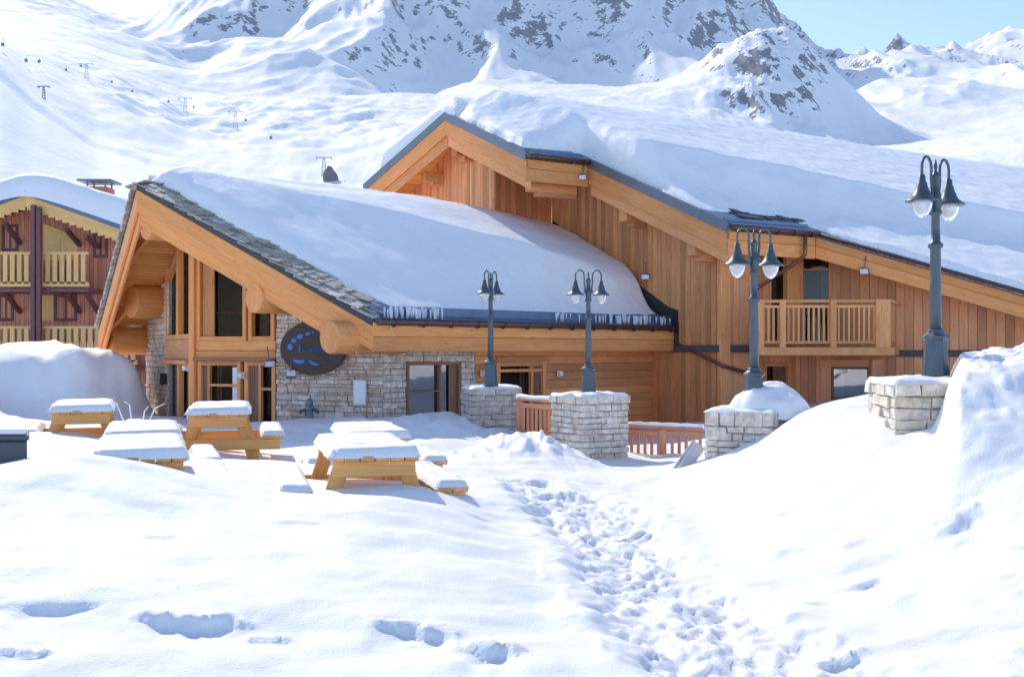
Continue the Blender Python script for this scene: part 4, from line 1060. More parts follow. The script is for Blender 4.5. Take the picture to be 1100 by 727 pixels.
# front-left corner where the snow hangs flush over the left slope
polyU = [st2(LCs + .06 * dU), (.22, -.8), (.26, .0), st2(A_ + .26 * dU - .55 * nU), st2(B_ + .25 * dU - .75 * nU), st2(C_ + .32 * dU - 1.0 * nU), st2(D_ - .1 * dU - .95 * nU), st2(D_ + .9 * dD - .02 * nD), st2(F2 + .03 * nD), st2(FE), (46, 0), st2(LC2)]
D, per = sdist(polyU, S, T)
D = D + (.12 * fbm(X * .7, Y * .7, 2, 121)) * np.where(per[7] < .5, .15, 1) * np.where(T < 0, .3, 1)
base = ZR2 - np.where(T > 0, TAN2 * T, -.43 * T); base = base - .10 * np.exp(-(T / .6) ** 2)
core = [(1.2, -9), (1.5, 0.0), (2.2, 2.8), (2.6, 6.0), (6.65, 7.6), (10, 9.1), (16, 11.0), (46, 17), (60, -9)]
Dc, _pp = sdist(core, S, T); Dc = Dc + .25 * fbm(X * .4, Y * .4, 2, 126)
xx = np.clip((.2 - Dc) / 2.0, 0, 1); H = 1.08 - .76 * (1 - (1 - xx) ** 2) + .05 * fbm(X * .25, Y * .25, 3, 124)
H = np.where(T < 0, np.maximum(H, .36 + .7 * sstep(.4, -.8, T)), H)
rr = np.minimum.reduce([per[1], per[2], per[3], per[4]]); r1 = np.sqrt(np.clip(1 - (1 - np.clip(rr / .7, 0, 1)) ** 2, 0, 1))
r0 = np.sqrt(np.clip(1 - (1 - np.clip(np.minimum(per[0], per[1]) / .55, 0, 1)) ** 2, 0, 1))
ee = np.minimum(per[5], per[6]); r2 = (.15 + .85 * sstep(0, 2.0, ee))
r3 = .40 + .60 * sstep(0, 3.0, per[7])
prof = np.minimum(np.where(T < -.2, r0, r1), np.minimum(r2, r3))
prof = np.minimum(prof, np.sqrt(np.clip(1 - (1 - np.clip(per[7] / .25, 0, 1)) ** 2, 0, 1)))
edge = sstep(0, .12, D)
Hh = H * prof * edge + .030 * fbm(X * 1.6, Y * 1.6, 4, 125) * edge
Z = base + np.where(D > 0, Hh + .02, -.1)
grid_obj('roof_snow', X, Y, Z, M['roof_snow'], keep=D > -.06, parent=big)
# slates peeping out on the front eave
mb = MB()
for i in range(40):
    p = C_ + random.uniform(.9, 4.2) * dU - random.uniform(.75, 1.25) * nU
    a, b = dU * random.uniform(.2, .4), nU * .22; l = random.uniform(.03, .09)
    c4 = [p, p + a, p + a + b, p + b]; 
    mb.hexa([up3(c, l - .03) for c in c4], [up3(c, l) for c in c4])
mb.build('slate_edge', M['slate_dark'], big)

# ================================================================== THE FAR CHALET AT THE LEFT
far = empty('balcony_chalet', (-18.5, 44, -2.6), 'plum and honey coloured chalet with two balconies, behind the snow bank', 'house')
YF = 44.0; WF = Wall((-24.0, YF), (1, 0), (0, -1))
def fx(px): return U(px) * YF + 24.0
def fz(py): return (HZ - py) / F * YF
apx = U(45) * YF; zA = fz(211); pit = .36
zfar = lambda p: zA - pit * abs(p[0] - apx)
mb = MB()
br = [-24.0, apx, apx + 5.2]
for a, b in zip(br[:-1], br[1:]):
    t0, t1 = zfar((a, 0)) - .3, zfar((b, 0)) - .3
    vs = [Vector((a, YF, -3)), Vector((b, YF, -3)), Vector((b, YF, t1)), Vector((a, YF, t0))]; bk = [v + Vector((0, 12, 0)) for v in vs]
    mb.add(vs + bk, [(0, 1, 2, 3), (7, 6, 5, 4), (1, 5, 6, 2), (4, 0, 3, 7)], 0, False, [(v.z, v.x, 0) for v in vs + bk], .5)
mb.build('wall', M['purple'], far)
mb = MB()
for sg in (-1, 1):
    e = apx + sg * 6.4; pts = [(apx, YF - 1.5), (apx, YF + 13), (e, YF + 13), (e, YF - 1.5)]
    top_ = [Vector((p[0], p[1], zA - pit * abs(p[0] - apx))) for p in pts]
    if sg > 0: top_ = top_[::-1]
    mb.prism(top_, .15, gdir=(0, 1, 0))
rf = mb.build('roof', M['zinc'], far)
mb = MB()
for sg in (-1, 1):
    e = apx + sg * 6.35
    fascia(mb, (apx, YF - 1.45), (e, YF - 1.45), -.16, -.6, np.array([0, -1.0]), .08, zf=lambda p: zA - pit * abs(p[0] - apx))
    for i in range(22):
        a = apx + sg * (i + .5) * .27
        c = Vector((a, YF - 1.41, zA - pit * abs(a - apx) - .6)); mb.box(c, (.1, 0, 0), (0, .03, 0), (0, 0, .07))
mb.build('rake_board', M['yellow'], far)
# roof snow
sx = np.arange(-6.6, 6.6, .11); sy = np.arange(-1.6, 13.2, .2)
S, T = np.meshgrid(sx, sy); ee = np.minimum.reduce([6.35 - np.abs(S), T + 1.45, 13 - T])
Hh = .95 * np.sqrt(np.clip(1 - (1 - np.clip(ee / .7, 0, 1)) ** 2, 0, 1)) + .06 * fbm(S * .5, T * .5, 3, 131)
Z = zA - pit * np.sqrt(S * S + .6) + .25 + np.where(ee > 0, Hh - .12, -.2)
grid_obj('roof_snow', S + apx, T + YF, Z, M['roof_snow'], keep=ee > -.05, parent=far)
# eaves chimney
ch = P(107, 213, 50); mb = MB(); mb.box((ch.x, 50, ch.z - .3), (.5, 0, 0), (0, .5, 0), (0, 0, .75)); c_o = mb.build('chimney', M['purple'], rf)
mb = MB(); mb.box((ch.x, 50, ch.z + .72), (.75, 0, 0), (0, .7, 0), (0, 0, .04))
for a in (-.4, .4):
    for b in (-.4, .4): mb.box((ch.x + a, 50 + b, ch.z + .57), (.03, 0, 0), (0, .03, 0), (0, 0, .12))
mb.build('chimney_cap', M['iron'], c_o)
for a, b, c, d, kind in [(2, 20, 241, 270, 'w'), (47, 84, 243, 280, 's'), (100, 116, 250, 277, 'w'), (-2, 15, 316, 345, 'w'), (40, 58, 317, 345, 's'), (58, 83, 316, 345, 'w'), (-30, -4, 316, 345, 's'), (-25, 1, 240, 276, 's')]:
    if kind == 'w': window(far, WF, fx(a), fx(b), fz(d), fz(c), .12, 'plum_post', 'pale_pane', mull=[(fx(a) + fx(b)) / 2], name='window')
    else:
        mb = MB()
        if c < 250 and a > 40: wpoly(mb, WF, [(fx(a), fz(d)), (fx(b), fz(d)), (fx(b), fz(254)), (fx(a), fz(240))], .06, .05)
        else: wbar(mb, WF, fx(a), fx(b), fz(d), fz(c), -.02, .06)
        wbar(mb, WF, (fx(a) + fx(b)) / 2 - .02, (fx(a) + fx(b)) / 2 + .02, fz(d), fz(d) + .9, .055, .075)
        mb.build('shutter', M['yellow'], far, .01)
def far_balcony(zt, zb, x0, x1, cut):
    root = MB(); root.box(((x0 + x1) / 2, YF - .72, zb - .1), ((x1 - x0) / 2, 0, 0), (0, .70, 0), (0, 0, .07)); r = root.build('balcony', M['plum_post'], far)
    mb = MB(); y = YF - 1.40
    mb.box(((x0 + x1) / 2, y, zt - .05), ((x1 - x0) / 2, 0, 0), (0, .07, 0), (0, 0, .05)); mb.box(((x0 + x1) / 2, y, zb + .12), ((x1 - x0) / 2, 0, 0), (0, .05, 0), (0, 0, .09))
    x = x0 + .1
    while x < x1:
        mb.box((x, y - .03, (zt + zb) / 2 + .05), (.085, 0, 0), (0, .02, 0), (0, 0, (zt - zb) / 2 - .1), rv=random.random()); 
        if cut: mb.box((x, y - .035, (zt + zb) / 2), (.115, 0, 0), (0, .018, 0), (0, 0, .16))
        x += .27
    mb.build('railing', M['yellow'], r, .0)
far_balcony(fz(274), fz(311), -24, U(110) * YF, False); far_balcony(fz(351), fz(392), -24, U(160) * YF, True)
for px_ in (36.5, 42.5):
    mb = MB(); x = U(px_) * (YF - 1.62); mb.beam((x, YF - 1.66, -3), (x, YF - 1.66, zA - .42 - pit * abs(x - apx)), .16, .2, up=(0, 1, 0)); mb.build('post', M['plum_post'], far, .01)
for px_ in (86, 106, 22):
    mb = MB(); x = U(px_) * YF; mb.beam((x, YF - .02, zA - 1.75 - pit * abs(x - apx) * .3), (x, YF - 1.35, zA - .9 - pit * abs(x - apx)), .14, .16)
    mb.build('brace', M['plum_post'], far)
    mb = MB(); mb.beam((x, YF - .02, fz(335)), (x, YF - 1.2, fz(318)), .14, .16); mb.build('brace', M['plum_post'], far)

# ================================================================== stone pillars and street lamps
def pillar(loc, ztop, size, yaw, mat, label, dome=0.0, cap=.07):
    root = empty('stone_pillar', (loc[0], loc[1], ztop - 1.9), label, 'pillar', 'stone pillars carrying street lamps')
    c, s = math.cos(yaw), math.sin(yaw); ax = Vector((c, s)); ay = Vector((-s, c)); h = size / 2
    ctr = Vector((loc[0], loc[1]))
    st_ = MB(); zt = ztop - .0
    rows = []; z = ztop - 1.95
    while z < zt - .12: hgt = random.choice((random.uniform(.07, .11), random.uniform(.10, .155))); rows.append((z, min(z + hgt, zt))); z += hgt
    rows[-1] = (rows[-1][0], zt)
    for (n, d) in ((-ay, ax), (ax, ay), (ay, -ax), (-ax, -ay)):
        w = Wall(ctr + n * (h - .05) - d * h, d, n)
        for i, (z0, z1) in enumerate(rows):
            q = 0.0
            while q < size - .02:
                l = random.uniform(.14, .46); 
                if size - (q + l) < .16: l = size - q
                p = random.uniform(.02, .07); j = lambda: random.uniform(-.014, .014); g = .006
                top_over = .03 if i == len(rows) - 1 else 0
                st_.hexa([w.pt(q + g, z0 + g, p + top_over + j()), w.pt(q + l - g, z0 + g + j(), p + top_over + j()), w.pt(q + l - g, z0 + g, -.12), w.pt(q + g, z0 + g, -.12)],
                         [w.pt(q + g, z1 - g + j(), p + top_over + j()), w.pt(q + l - g + j(), z1 - g + j(), p + top_over + j()), w.pt(q + l - g, z1 - g, -.12), w.pt(q + g, z1 - g, -.12)], 0)
                q += l
    o = st_.build('stonework', M[mat], root, .010, 2)
    core = MB(); core.box((loc[0], loc[1], ztop - 1.0), (ax.x * (h - .035), ax.y * (h - .035), 0), (ay.x * (h - .035), ay.y * (h - .035), 0), (0, 0, .98)); core.build('mortar', M['mortar'], o)
    # snow on top
    n = 30; g = np.linspace(-1, 1, n); A, B = np.meshgrid(g, g)
    X = loc[0] + (A * ax.x + B * ay.x) * (h + .02); Y = loc[1] + (A * ax.y + B * ay.y) * (h + .02)
    m = np.maximum(np.abs(A), np.abs(B)); 
    Z = ztop - .02 + cap * np.sqrt(np.clip(1 - m ** 6, 0, 1)) + .02 * fbm(X * 4, Y * 4, 2, 141) * (m < .97)
    grid_obj('snow_cap', X, Y, Z, M['snow'], parent=root)
    if dome:
        n = 44; g = np.linspace(-1, 1, n); A, B = np.meshgrid(g, g); r = np.hypot(A, B)
        X = loc[0] + .30 + A * .60; Y = loc[1] + .02 + B * .60
        Z = ztop - .10 + (dome + .12) * np.sqrt(np.clip(1 - r ** 2.3, 0, 1)) + .07 * fbm(X * 2.2, Y * 2.2, 3, 143)
        # a tongue of snow hanging to the lower right
        Z = Z - .12 * sstep(.2, 1, A) * r
        grid_obj('snow_dome', X, Y, Z, M['snow'], keep=r < 1.0, parent=root)
    return root
LAMPS = [  # px, depth, base py, top py, head yaw
    (527, 21.6, 413, 290, 62), (632, 20.0, 422, 289, 12), (810, 15.5, 440, 244, 22), (1005, 11.0, 409, 168, 38)]
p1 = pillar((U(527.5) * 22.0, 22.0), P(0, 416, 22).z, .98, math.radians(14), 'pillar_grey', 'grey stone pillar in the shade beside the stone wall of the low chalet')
p2 = pillar((U(633) * 20, 20.0), P(0, 425, 19.6).z, 1.0, math.radians(30), 'pillar', 'pale stone pillar standing free between the gate and the railing')
p3 = pillar((U(806) * 15.5, 15.6), P(0, 441, 15.4).z, .96, math.radians(-27), 'pillar', 'pale stone pillar with a big dome of snow on top, below the balcony', dome=.36)
p4 = pillar((U(1004) * 11, 11.0), P(0, 411, 10.6).z, 1.05, math.radians(-4), 'pillar', 'pale stone pillar half buried by the snow mound at the right')
def make_lamp():
    root = empty('street_lamp', (0, 0, 0), 'x', 'street lamp', 'twin headed street lamps on pillars')
    mb = MB(); mb.lathe([(.15, 0), (.15, .03), (.135, .04), (.105, .41), (.13, .43), (.13, .455), (.085, .48), (.075, .52)], seg=8, smooth=False, rot=math.pi / 8); mb.build('base', M['lamp'], root, .006)
    mb = MB(); mb.lathe([(.058, .50), (.052, 1.0), (.049, 1.30), (.070, 1.315), (.070, 1.35), (.045, 1.37), (.038, 1.62), (.06, 1.635), (.06, 1.66), (.048, 1.68), (.055, 1.75), (.055, 1.83), (.038, 1.85), (.038, 1.98), (.05, 2.0), (.03, 2.03), (.012, 2.06), (.02, 2.10), (.004, 2.17)], seg=12); mb.build('pole', M['lamp'], root)
    for sg in (-1, 1):
        ar = MB(); pts = [Vector((sg * .045, 0, 1.76)), Vector((sg * .075, 0, 1.95))]
        for t in np.linspace(math.pi, 0, 12): pts.append(Vector((sg * (.155 + .08 * math.cos(t)), 0, 2.08 + .10 * math.sin(t))))
        pts.append(Vector((sg * .235, 0, 1.98)))
        ar.tube(pts, .014, 8)
        ar.beam((sg * .04, 0, 1.80), (sg * .085, 0, 1.80), .03, .05)
        a = ar.build('arm', M['lamp'], root)
        sh = MB(); sh.lathe([(.02, 2.0), (.032, 1.99), (.034, 1.94), (.045, 1.925), (.055, 1.88), (.085, 1.81), (.115, 1.775), (.155, 1.752), (.158, 1.742), (.14, 1.742), (.10, 1.765), (.05, 1.80)], (sg * .235, 0, 0), 20); sh.build('lamp_shade', M['lamp'], a)
        gl = MB(); gl.lathe([(.09, 1.755), (.098, 1.72), (.088, 1.67), (.06, 1.62), (.03, 1.595), (.005, 1.585)], (sg * .235, 0, 0), 18); gl.build('lamp_globe', M['globe'], a)
    return root
lamp0 = make_lamp()
lab = ['smallest and farthest twin street lamp, on the grey shaded pillar', 'twin street lamp on the free standing pillar before the icicle eave', 'twin street lamp before the balcony, its foot behind a dome of snow', 'tallest and nearest twin street lamp, rising against the snowy roof at the right']
for i, (px, Y, yb, yt, yaw) in enumerate(LAMPS):
    o = lamp0 if i == 0 else copy_tree(lamp0)
    zb_, zt_ = P(px, yb, Y).z, P(px, yt, Y).z
    o.location = (U(px) * Y, Y, zb_ - .02); s = (zt_ - zb_) / 2.18; o.scale = (s, s, s) ; o.rotation_euler.z = math.radians(yaw); o['label'] = lab[i]

# ================================================================== railing, gate, leaning board
def rail_panel(name, a, b, zt, zb, label, cat, posts=(), snow=.05, nb=9):
    root = empty(name, (*((v2(a) + v2(b)) / 2), zb), label, cat)
    A, B = Vector((*a, 0)), Vector((*b, 0)); d = B - A
    z = lambda t, h: A + d * t + Vector((0, 0, h))
    mb = MB(); mb.beam(z(0, zt - .03), z(1, zt - .03), .11, .05); mb.build('handrail', M['red_rail'], root, .008)
    mb = MB(); mb.beam(z(0, zt - .14), z(1, zt - .14), .05, .1); mb.beam(z(0, zb + .12), z(1, zb + .12), .05, .08); mb.build('rail', M['red_rail'], root, .008)
    for t in posts:
        mb = MB(); mb.beam(z(t, zb - .4), z(t, zt - .058), .13, .13, up=(0, 1, 0)); mb.build('post', M['red_rail'], root, .008)
    for i in range(nb):
        t = (i + .5) / nb
        if any(abs(t - q) < .5 / nb for q in posts): continue
        mb = MB(); mb.beam(z(t, zb + .165), z(t, zt - .195), .05, .03, up=(d.normalized().y, -d.normalized().x, 0)); mb.build('baluster', M['red_rail'], root)
    mb = MB(); n = 14; pts = [z(t, zt + .012 + random.uniform(-.006, .01)) for t in np.linspace(0.0, 1, n)]
    mb.tube(pts, [snow * random.uniform(.85, 1.1) for _ in pts], 10); mb.build('snow_cap', M['snow'], root)
    return root
a = P(677, 0, 19.9); b = P(752, 0, 16.6)
rail_panel('wooden_railing', (U(675) * 20.3, 20.3), (U(756) * 19.6, 19.6), P(0, 457, 20.0).z, P(0, 503, 20.0).z, 'red brown wooden railing with a snowy handrail between two pale pillars', 'railing', (.46,), .045, 11)
rail_panel('wooden_gate', (U(556) * 21.3, 21.3), (U(597) * 20.3, 20.3), P(0, 428, 20.8).z, P(0, 473, 20.8).z, 'slatted red brown gate tilted between the grey pillar and the pale pillar', 'gate', (.06,), .05, 9)
mb = MB(); mb.beam(P(728, 506, 15.4), P(749, 476, 15.7), .16, .03, up=(0, -1, .2)); mb.beam(P(733, 506, 15.32), P(752, 478, 15.62), .16, .025, up=(0, -1, .2))
tag(mb.build('leaning_board', M['concrete'], None, .005), 'grey board leaning against the pillar that has the snow dome', 'board')

# ================================================================== picnic tables
def snow_slab(parent, cx_, cy_, z, lx, ly, h, seed, name='snow_cap'):
    nx, ny = max(10, int(lx / .05)), max(10, int(ly / .05)); gx_ = np.linspace(-1, 1, nx); gy_ = np.linspace(-1, 1, ny)
    A, B = np.meshgrid(gx_, gy_)
    ex = (1 - np.abs(A)) * lx / 2; ey = (1 - np.abs(B)) * ly / 2
    r = .09; e = np.clip(np.minimum(ex, ey) / r, 0, 1)
    jx = .02 * fbm(B * ly * 2.5 + seed, A * 2, 2, 151); 
    X = cx_ + A * lx / 2 * (1 + .0) + np.sign(A) * .012 + jx * (np.abs(A) > .85); Y = cy_ + B * ly / 2 + .02 * fbm(A * lx * 2.5 + seed, B * 2 + seed, 2, 153) * (np.abs(B) > .85)
    Z = z - .015 + h * np.sqrt(np.clip(1 - (1 - e) ** 2, 0, 1)) * (1 + .16 * fbm(A * lx * 1.3 + seed, B * ly * 1.3 + seed * 2.1, 3, 155))
    # small thaw pits
    for k in range(4):
        a0, b0 = math.sin(seed * 3 + k * 2.1) * .6, math.cos(seed * 5 + k * 1.7) * .7
        Z = Z - .035 * np.exp(-((A - a0) * lx / .16) ** 2 - ((B - b0) * ly / .16) ** 2) * e
    return grid_obj(name, X, Y, Z, M['snow'], parent=parent)
def make_table():
    """long axis along +Y from the origin (front edge at y=0), top at z=.75"""
    root = empty('picnic_table', (0, 0, 0), 'x', 'picnic table', 'snow covered picnic tables')
    LN, WD, H = 1.85, .80, .75
    mb = MB(); nb = 6
    for i in range(nb):
        x0 = -WD / 2 + WD * i / nb; mb.box((x0 + WD / nb / 2, LN / 2, H - .022), (WD / nb / 2 - .005, 0, 0), (0, LN / 2, 0), (0, 0, .022))
    mb.build('tabletop', M['pine'], root, .006)
    for y in (.07, LN - .07):
        mb = MB(); mb.box((0, y, H - .115), (WD / 2 - .03, 0, 0), (0, .03, 0), (0, 0, .07)); mb.build('apron', M['pine'], root, .008)
        for sg in (-1, 1):
            mb = MB(); yy = y + (.062 if y < 1 else -.062)
            t0, t1 = sg * .27, sg * .50
            mb.hexa([(t1 - .075, yy - .03, 0), (t1 + .075, yy - .03, 0), (t1 + .075, yy + .03, 0), (t1 - .075, yy + .03, 0)], [(t0 - .075, yy - .03, H - .046), (t0 + .075, yy - .03, H - .046), (t0 + .075, yy + .03, H - .046), (t0 - .075, yy + .03, H - .046)], grain=(t0 - t1, 0, H))
            mb.build('leg', M['pine'], root, .008)
        mb = MB(); mb.box((0, y - .001, .335), (.80, 0, 0), (0, .03, 0), (0, 0, .07)); mb.build('cross_beam', M['pine'], root, .008)
    for sg in (-1, 1):
        mb = MB()
        for k in (-1, 1): mb.box((sg * .70 + k * .075, LN / 2, .43), (.071, 0, 0), (0, LN / 2, 0), (0, 0, .022))
        b = mb.build('bench', M['pine'], root, .006)
        snow_slab(b, sg * .70, LN / 2, .452, .30, LN, .085, 1.7 + sg)
    snow_slab(root, 0, LN / 2, H, WD + .02, LN + .02, .10, .4)
    # small icicles along the front edge
    for i in range(9):
        x = random.uniform(-.4, .4); l = random.uniform(.015, .09) ** 1.0 * random.uniform(.3, 1); mb = MB(); mb.tube([(x, -.012, H - .02), (x, -.012, H - .02 - l)], [.007, .001], 5); mb.build('icicle', M['ice'], root)
    return root
tab0 = make_table()
TABLES = [  # px centre of front edge, py of wood top at front edge, depth, yaw, label
    (403, 490, 9.95, 14, 'picnic table nearest the trodden trail, its splayed front legs showing above the foreground snow'),
    (150, 491.5, 9.75, 18, 'picnic table buried nearly to its top behind the foreground snow crest at the left'),
    (153, 470, 12.1, 18, 'snow topped picnic table directly behind the most buried one at the left'),
    (87, 441, 15.0, 19, 'picnic table standing tallest before the shaded snow bank, far left of the rear row'),
    (234, 444, 14.6, 13, 'picnic table in front of the glazed doors, one bench jutting out to the right'),
    (406, 470, 13.4, 14, 'picnic table behind the one nearest the trail, below the white notice on the stone wall')]
for i, (px, py, Y, yaw, lb) in enumerate(TABLES):
    o = tab0 if i == 0 else copy_tree(tab0)
    p = P(px, py, Y); o.location = (p.x, p.y, p.z - .75); o.rotation_euler.z = math.radians(yaw); o['label'] = lb

# dark bin at the left edge
bx = empty('storage_bin', (-4.6, 9.6, -1.3), 'dark grey bin with snow on its lid at the left edge', 'bin')
xr = U(29) * 9.5; zt = P(0, 467, 9.5).z
def skew(x, y, z): return (x - (y - 9.5) * .43, y, z)
def skewbox(x0, x1, y0, y1, z0, z1):
    m_ = MB(); m_.hexa([skew(x0, y0, z0), skew(x1, y0, z0), skew(x1, y1, z0), skew(x0, y1, z0)], [skew(x0, y0, z1), skew(x1, y0, z1), skew(x1, y1, z1), skew(x0, y1, z1)]); return m_
skewbox(xr - .95, xr, 9.5, 10.1, -1.6, zt - .05).build('body', M['bin'], bx, .02, 2)
skewbox(xr - .97, xr + .02, 9.47, 10.13, zt - .046, zt).build('lid', M['bin'], bx, .015, 2)
skewbox(xr - .94, xr - .005, 9.49, 10.11, zt + .002, zt + .05).build('snow_cap', M['snow'], bx, .022, 3)

# ================================================================== oval sign, notice, wall lamps, tap
qs = WG.at(340); zs = WG.z(374, qs)
sg = empty('oval_sign', WG.pt(qs, zs, .12), 'dark brown oval sign with blue lettering and blobs on the stone gable', 'sign')
mb = MB(); n = 48; aw, bh = .86, .585
vs = []
for o_ in (.16, .10): vs += [WG.pt(qs + aw * math.cos(2 * math.pi * k / n), zs + bh * math.sin(2 * math.pi * k / n), o_) for k in range(n)]
o3 = random.random() * 9
mb.add(vs, [tuple(reversed(range(n))), tuple(range(n, 2 * n))] + [(k, (k + 1) % n, n + (k + 1) % n, n + k) for k in range(n)], 0, False, [((v - WG.pt(0, 0)).length + o3, v.z, 0) for v in vs])
mb.build('board', M['sign'], sg, .012, 2)
# q runs from the corner towards the left of the picture: picture-right is smaller q
mb = MB(); kpx = abs(WG.at(341) - WG.at(340)); kz = (WG.p0.y + WG.d.y * qs) / F
def SP(px, py): return WG.pt(WG.at(px), WG.z(py, WG.at(px)), .168)
def blob(px, py, rx, ry, rot=0.0, mb=None):
    c = [];
    for k in range(12):
        t = 2 * math.pi * k / 12; x, y = rx * math.cos(t), ry * math.sin(t)
        c.append((px + x * math.cos(rot) - y * math.sin(rot), py + x * math.sin(rot) + y * math.cos(rot)))
    v = [SP(*q) for q in c]; v2_ = [p - Vector((WG.n.x, WG.n.y, 0)) * .006 for p in v]
    mb.add(v + v2_, [tuple(range(12)), tuple(reversed(range(12, 24)))] + [(k, (k + 1) % 12, 12 + (k + 1) % 12, 12 + k) for k in range(12)])
mb = MB()
for a_ in [(316.5, 372.5, 3.0, 3.2, 0), (320.5, 366, 2.8, 2.6, 0), (327, 361.5, 3.6, 2.4, -.4), (335.5, 358.5, 3.0, 1.7, -.2), (341, 357, 1.6, 1.1, 0)]: blob(*a_[:4], a_[4], mb)
def crescent(px, py, w, h, rot, mb):
    o_, i_ = [], []
    for k in range(11):
        t = math.pi * k / 10; o_.append((px - w * math.cos(t), py + h * math.sin(t))); i_.append((px - w * math.cos(t), py + h * .25 * math.sin(t) - .3))
    R_ = lambda q: (px + (q[0] - px) * math.cos(rot) - (q[1] - py) * math.sin(rot), py + (q[0] - px) * math.sin(rot) + (q[1] - py) * math.cos(rot))
    v = [SP(*R_(q)) for q in o_ + i_]
    mb.add(v, [(k, k + 1, 11 + k + 1, 11 + k) for k in range(10)])
mb.build('dotted_arc', M['sign_blue'], sg)
for a_ in ((326, 385.5, 6.5, 5.0, .12), (342, 388.5, 6.0, 3.2, .45)):
    mb = MB(); crescent(*a_, mb); mb.build('crescent', M['sign_blue'], sg)
def stroke(pts, mb, r=.010):
    mb.tube([SP(a, b) for a, b in pts], r, 6)
mb = MB()
# handwritten word, too small in the photo to read: loops and short strokes
stroke([(326, 378), (327.5, 373), (328.5, 369.5), (327, 369.8), (326.8, 374), (327.2, 378.5)], mb); stroke([(325.2, 374.6), (330, 374)], mb, .007)
stroke([(330.5, 377.2), (331.5, 374.2), (333, 375), (331.6, 376.6), (333.8, 377)], mb, .008)
x = 337.0
for k in range(5):
    stroke([(x, 377.2), (x + .5, 374.2), (x + 1.5, 374.4), (x + 1.7, 377), (x + 2.5, 376.6)], mb, .008); x += 2.5
stroke([(349.5, 377), (350.5, 373), (351, 371.8)], mb, .008)
stroke([(352, 388), (354, 384.5), (355, 387.5), (357, 384), (358, 386.5), (361, 384)], mb, .008)
mb.build('lettering', M['sign_blue'], sg)
qn = WG.at(388); 
nb_ = empty('wall_notice', WG.pt(qn, WG.z(421, qn), .05), 'blank white notice panel fixed to the stone wall right of the oval sign', 'notice')
mb = MB(); wbar(mb, WG, WG.at(394.5), WG.at(382.0), WG.z(434, qn), WG.z(408.5, qn), .045, .085); mb.build('panel', M['white'], nb_, .008)
mb = MB(); q0_, q1_ = WG.at(395.2), WG.at(381.3); za, zb_ = WG.z(435, qn), WG.z(407.7, qn)
wbar(mb, WG, q0_, q1_, za, zb_, .04, .075); mb.build('backing', M['concrete'], nb_)
def wall_lamp(w, px, py, label, mat='white', sz=.13, kind='wall_lamp'):
    q = w.at(px); z = w.z(py, q); r = empty(kind, w.pt(q, z, .05), label, 'wall lamp')
    mb = MB(); wbar(mb, w, q - sz * .5, q + sz * .5, z - sz * .6, z + sz * .6, .06, .09); mb.build('backplate', M[mat], r, .008)
    mb = MB(); c = w.pt(q, z, .14); mb.lathe([(.03, .07), (.055, .05), (.065, 0), (.055, -.05), (.03, -.07)][::-1], c, 12); mb.build('shade', M['white'], r)
    mb = MB(); a = w.pt(q, z - .1, .09); mb.tube([w.pt(q, z, .08), w.pt(q, z, .15)], .02, 8); mb.build('bracket', M['iron'], r)
wall_lamp(WS, 516, 401, 'white wall lamp left of the boarded door, behind the farthest street lamp')
wall_lamp(WS, 598, 401, 'white wall lamp right of the boarded door')
wall_lamp(WG, 262.5, 403, 'white wall lamp between the two glazed doors of the stone chalet')
wall_lamp(WL, 205, 395, 'white wall lamp on the corner post beside the glazed doors')
def floodlight(p, d, label):
    r = empty('floodlight', p, label, 'floodlight'); d = Vector(d).normalized(); side = d.cross(Vector((0, 0, 1))).normalized(); up = side.cross(d)
    mb = MB(); mb.box(p, side * .11, up * .075, d * .05); mb.build('housing', M['iron'], r, .015, 2)
    mb = MB(); mb.box(p + d * .055, side * .095, up * .06, d * .006); mb.build('lens', M['white'], r)
    mb = MB(); mb.tube([p - d * .03, p - d * .05 + Vector((0, 0, .14)), p - d * .12 + Vector((0, 0, .34))], .015, 6); mb.build('arm', M['iron'], r)
p = up3(B_ - .25 * dU + .1 * nU, -.45); floodlight(p, (-.3, -.8, -.5), 'small floodlight hanging at the stepped roof corner of the timber chalet')
p = D_ + 1.2 * dD; p = up3(p + .12 * nD, -.62); floodlight(p, (-.5, -.8, -.3), 'small floodlight under the sloping eave right of the balcony')
q = WG.at(296.5); floodlight(WG.pt(q, WG.z(390, q), .25), (.5, -.8, -.3), 'small floodlight on the stone gable between glass and oval sign')
q = U1.at(700); floodlight(U1.pt(q, U1.z(297, q), .22), (-.2, -.9, -.4), 'small floodlight on the gable boarding above the black flashing')
q = WG.at(319); floodlight(WG.pt(q, WG.z(402, q), .22), (.2, -.9, .5), 'small floodlight right below the oval sign')
# tap post
q = WG.at(341); c = WG.pt(q, -1.75, .3)
tp = empty('water_standpipe', c, 'small blue grey standpipe against the foot of the stone wall', 'standpipe')
mb = MB(); mb.lathe([(.09, 0), (.09, .3), (.075, .34), (.075, .42), (.11, .44), (.11, .50), (.06, .54)], c, 12); mb.build('post', M['iron'], tp)
mb = MB(); mb.lathe([(.03, .5), (.075, .54), (.085, .60), (.06, .66), (.01, .68)], c, 12); mb.build('cap', M['iron'], tp)
for s_ in (-1, 1):
    mb = MB(); mb.tube([c + Vector((0, 0, .44)), c + Vector((s_ * .17, -.04, .42)), c + Vector((s_ * .2, -.05, .36))], .035, 8); mb.build('spout', M['lamp'], tp)
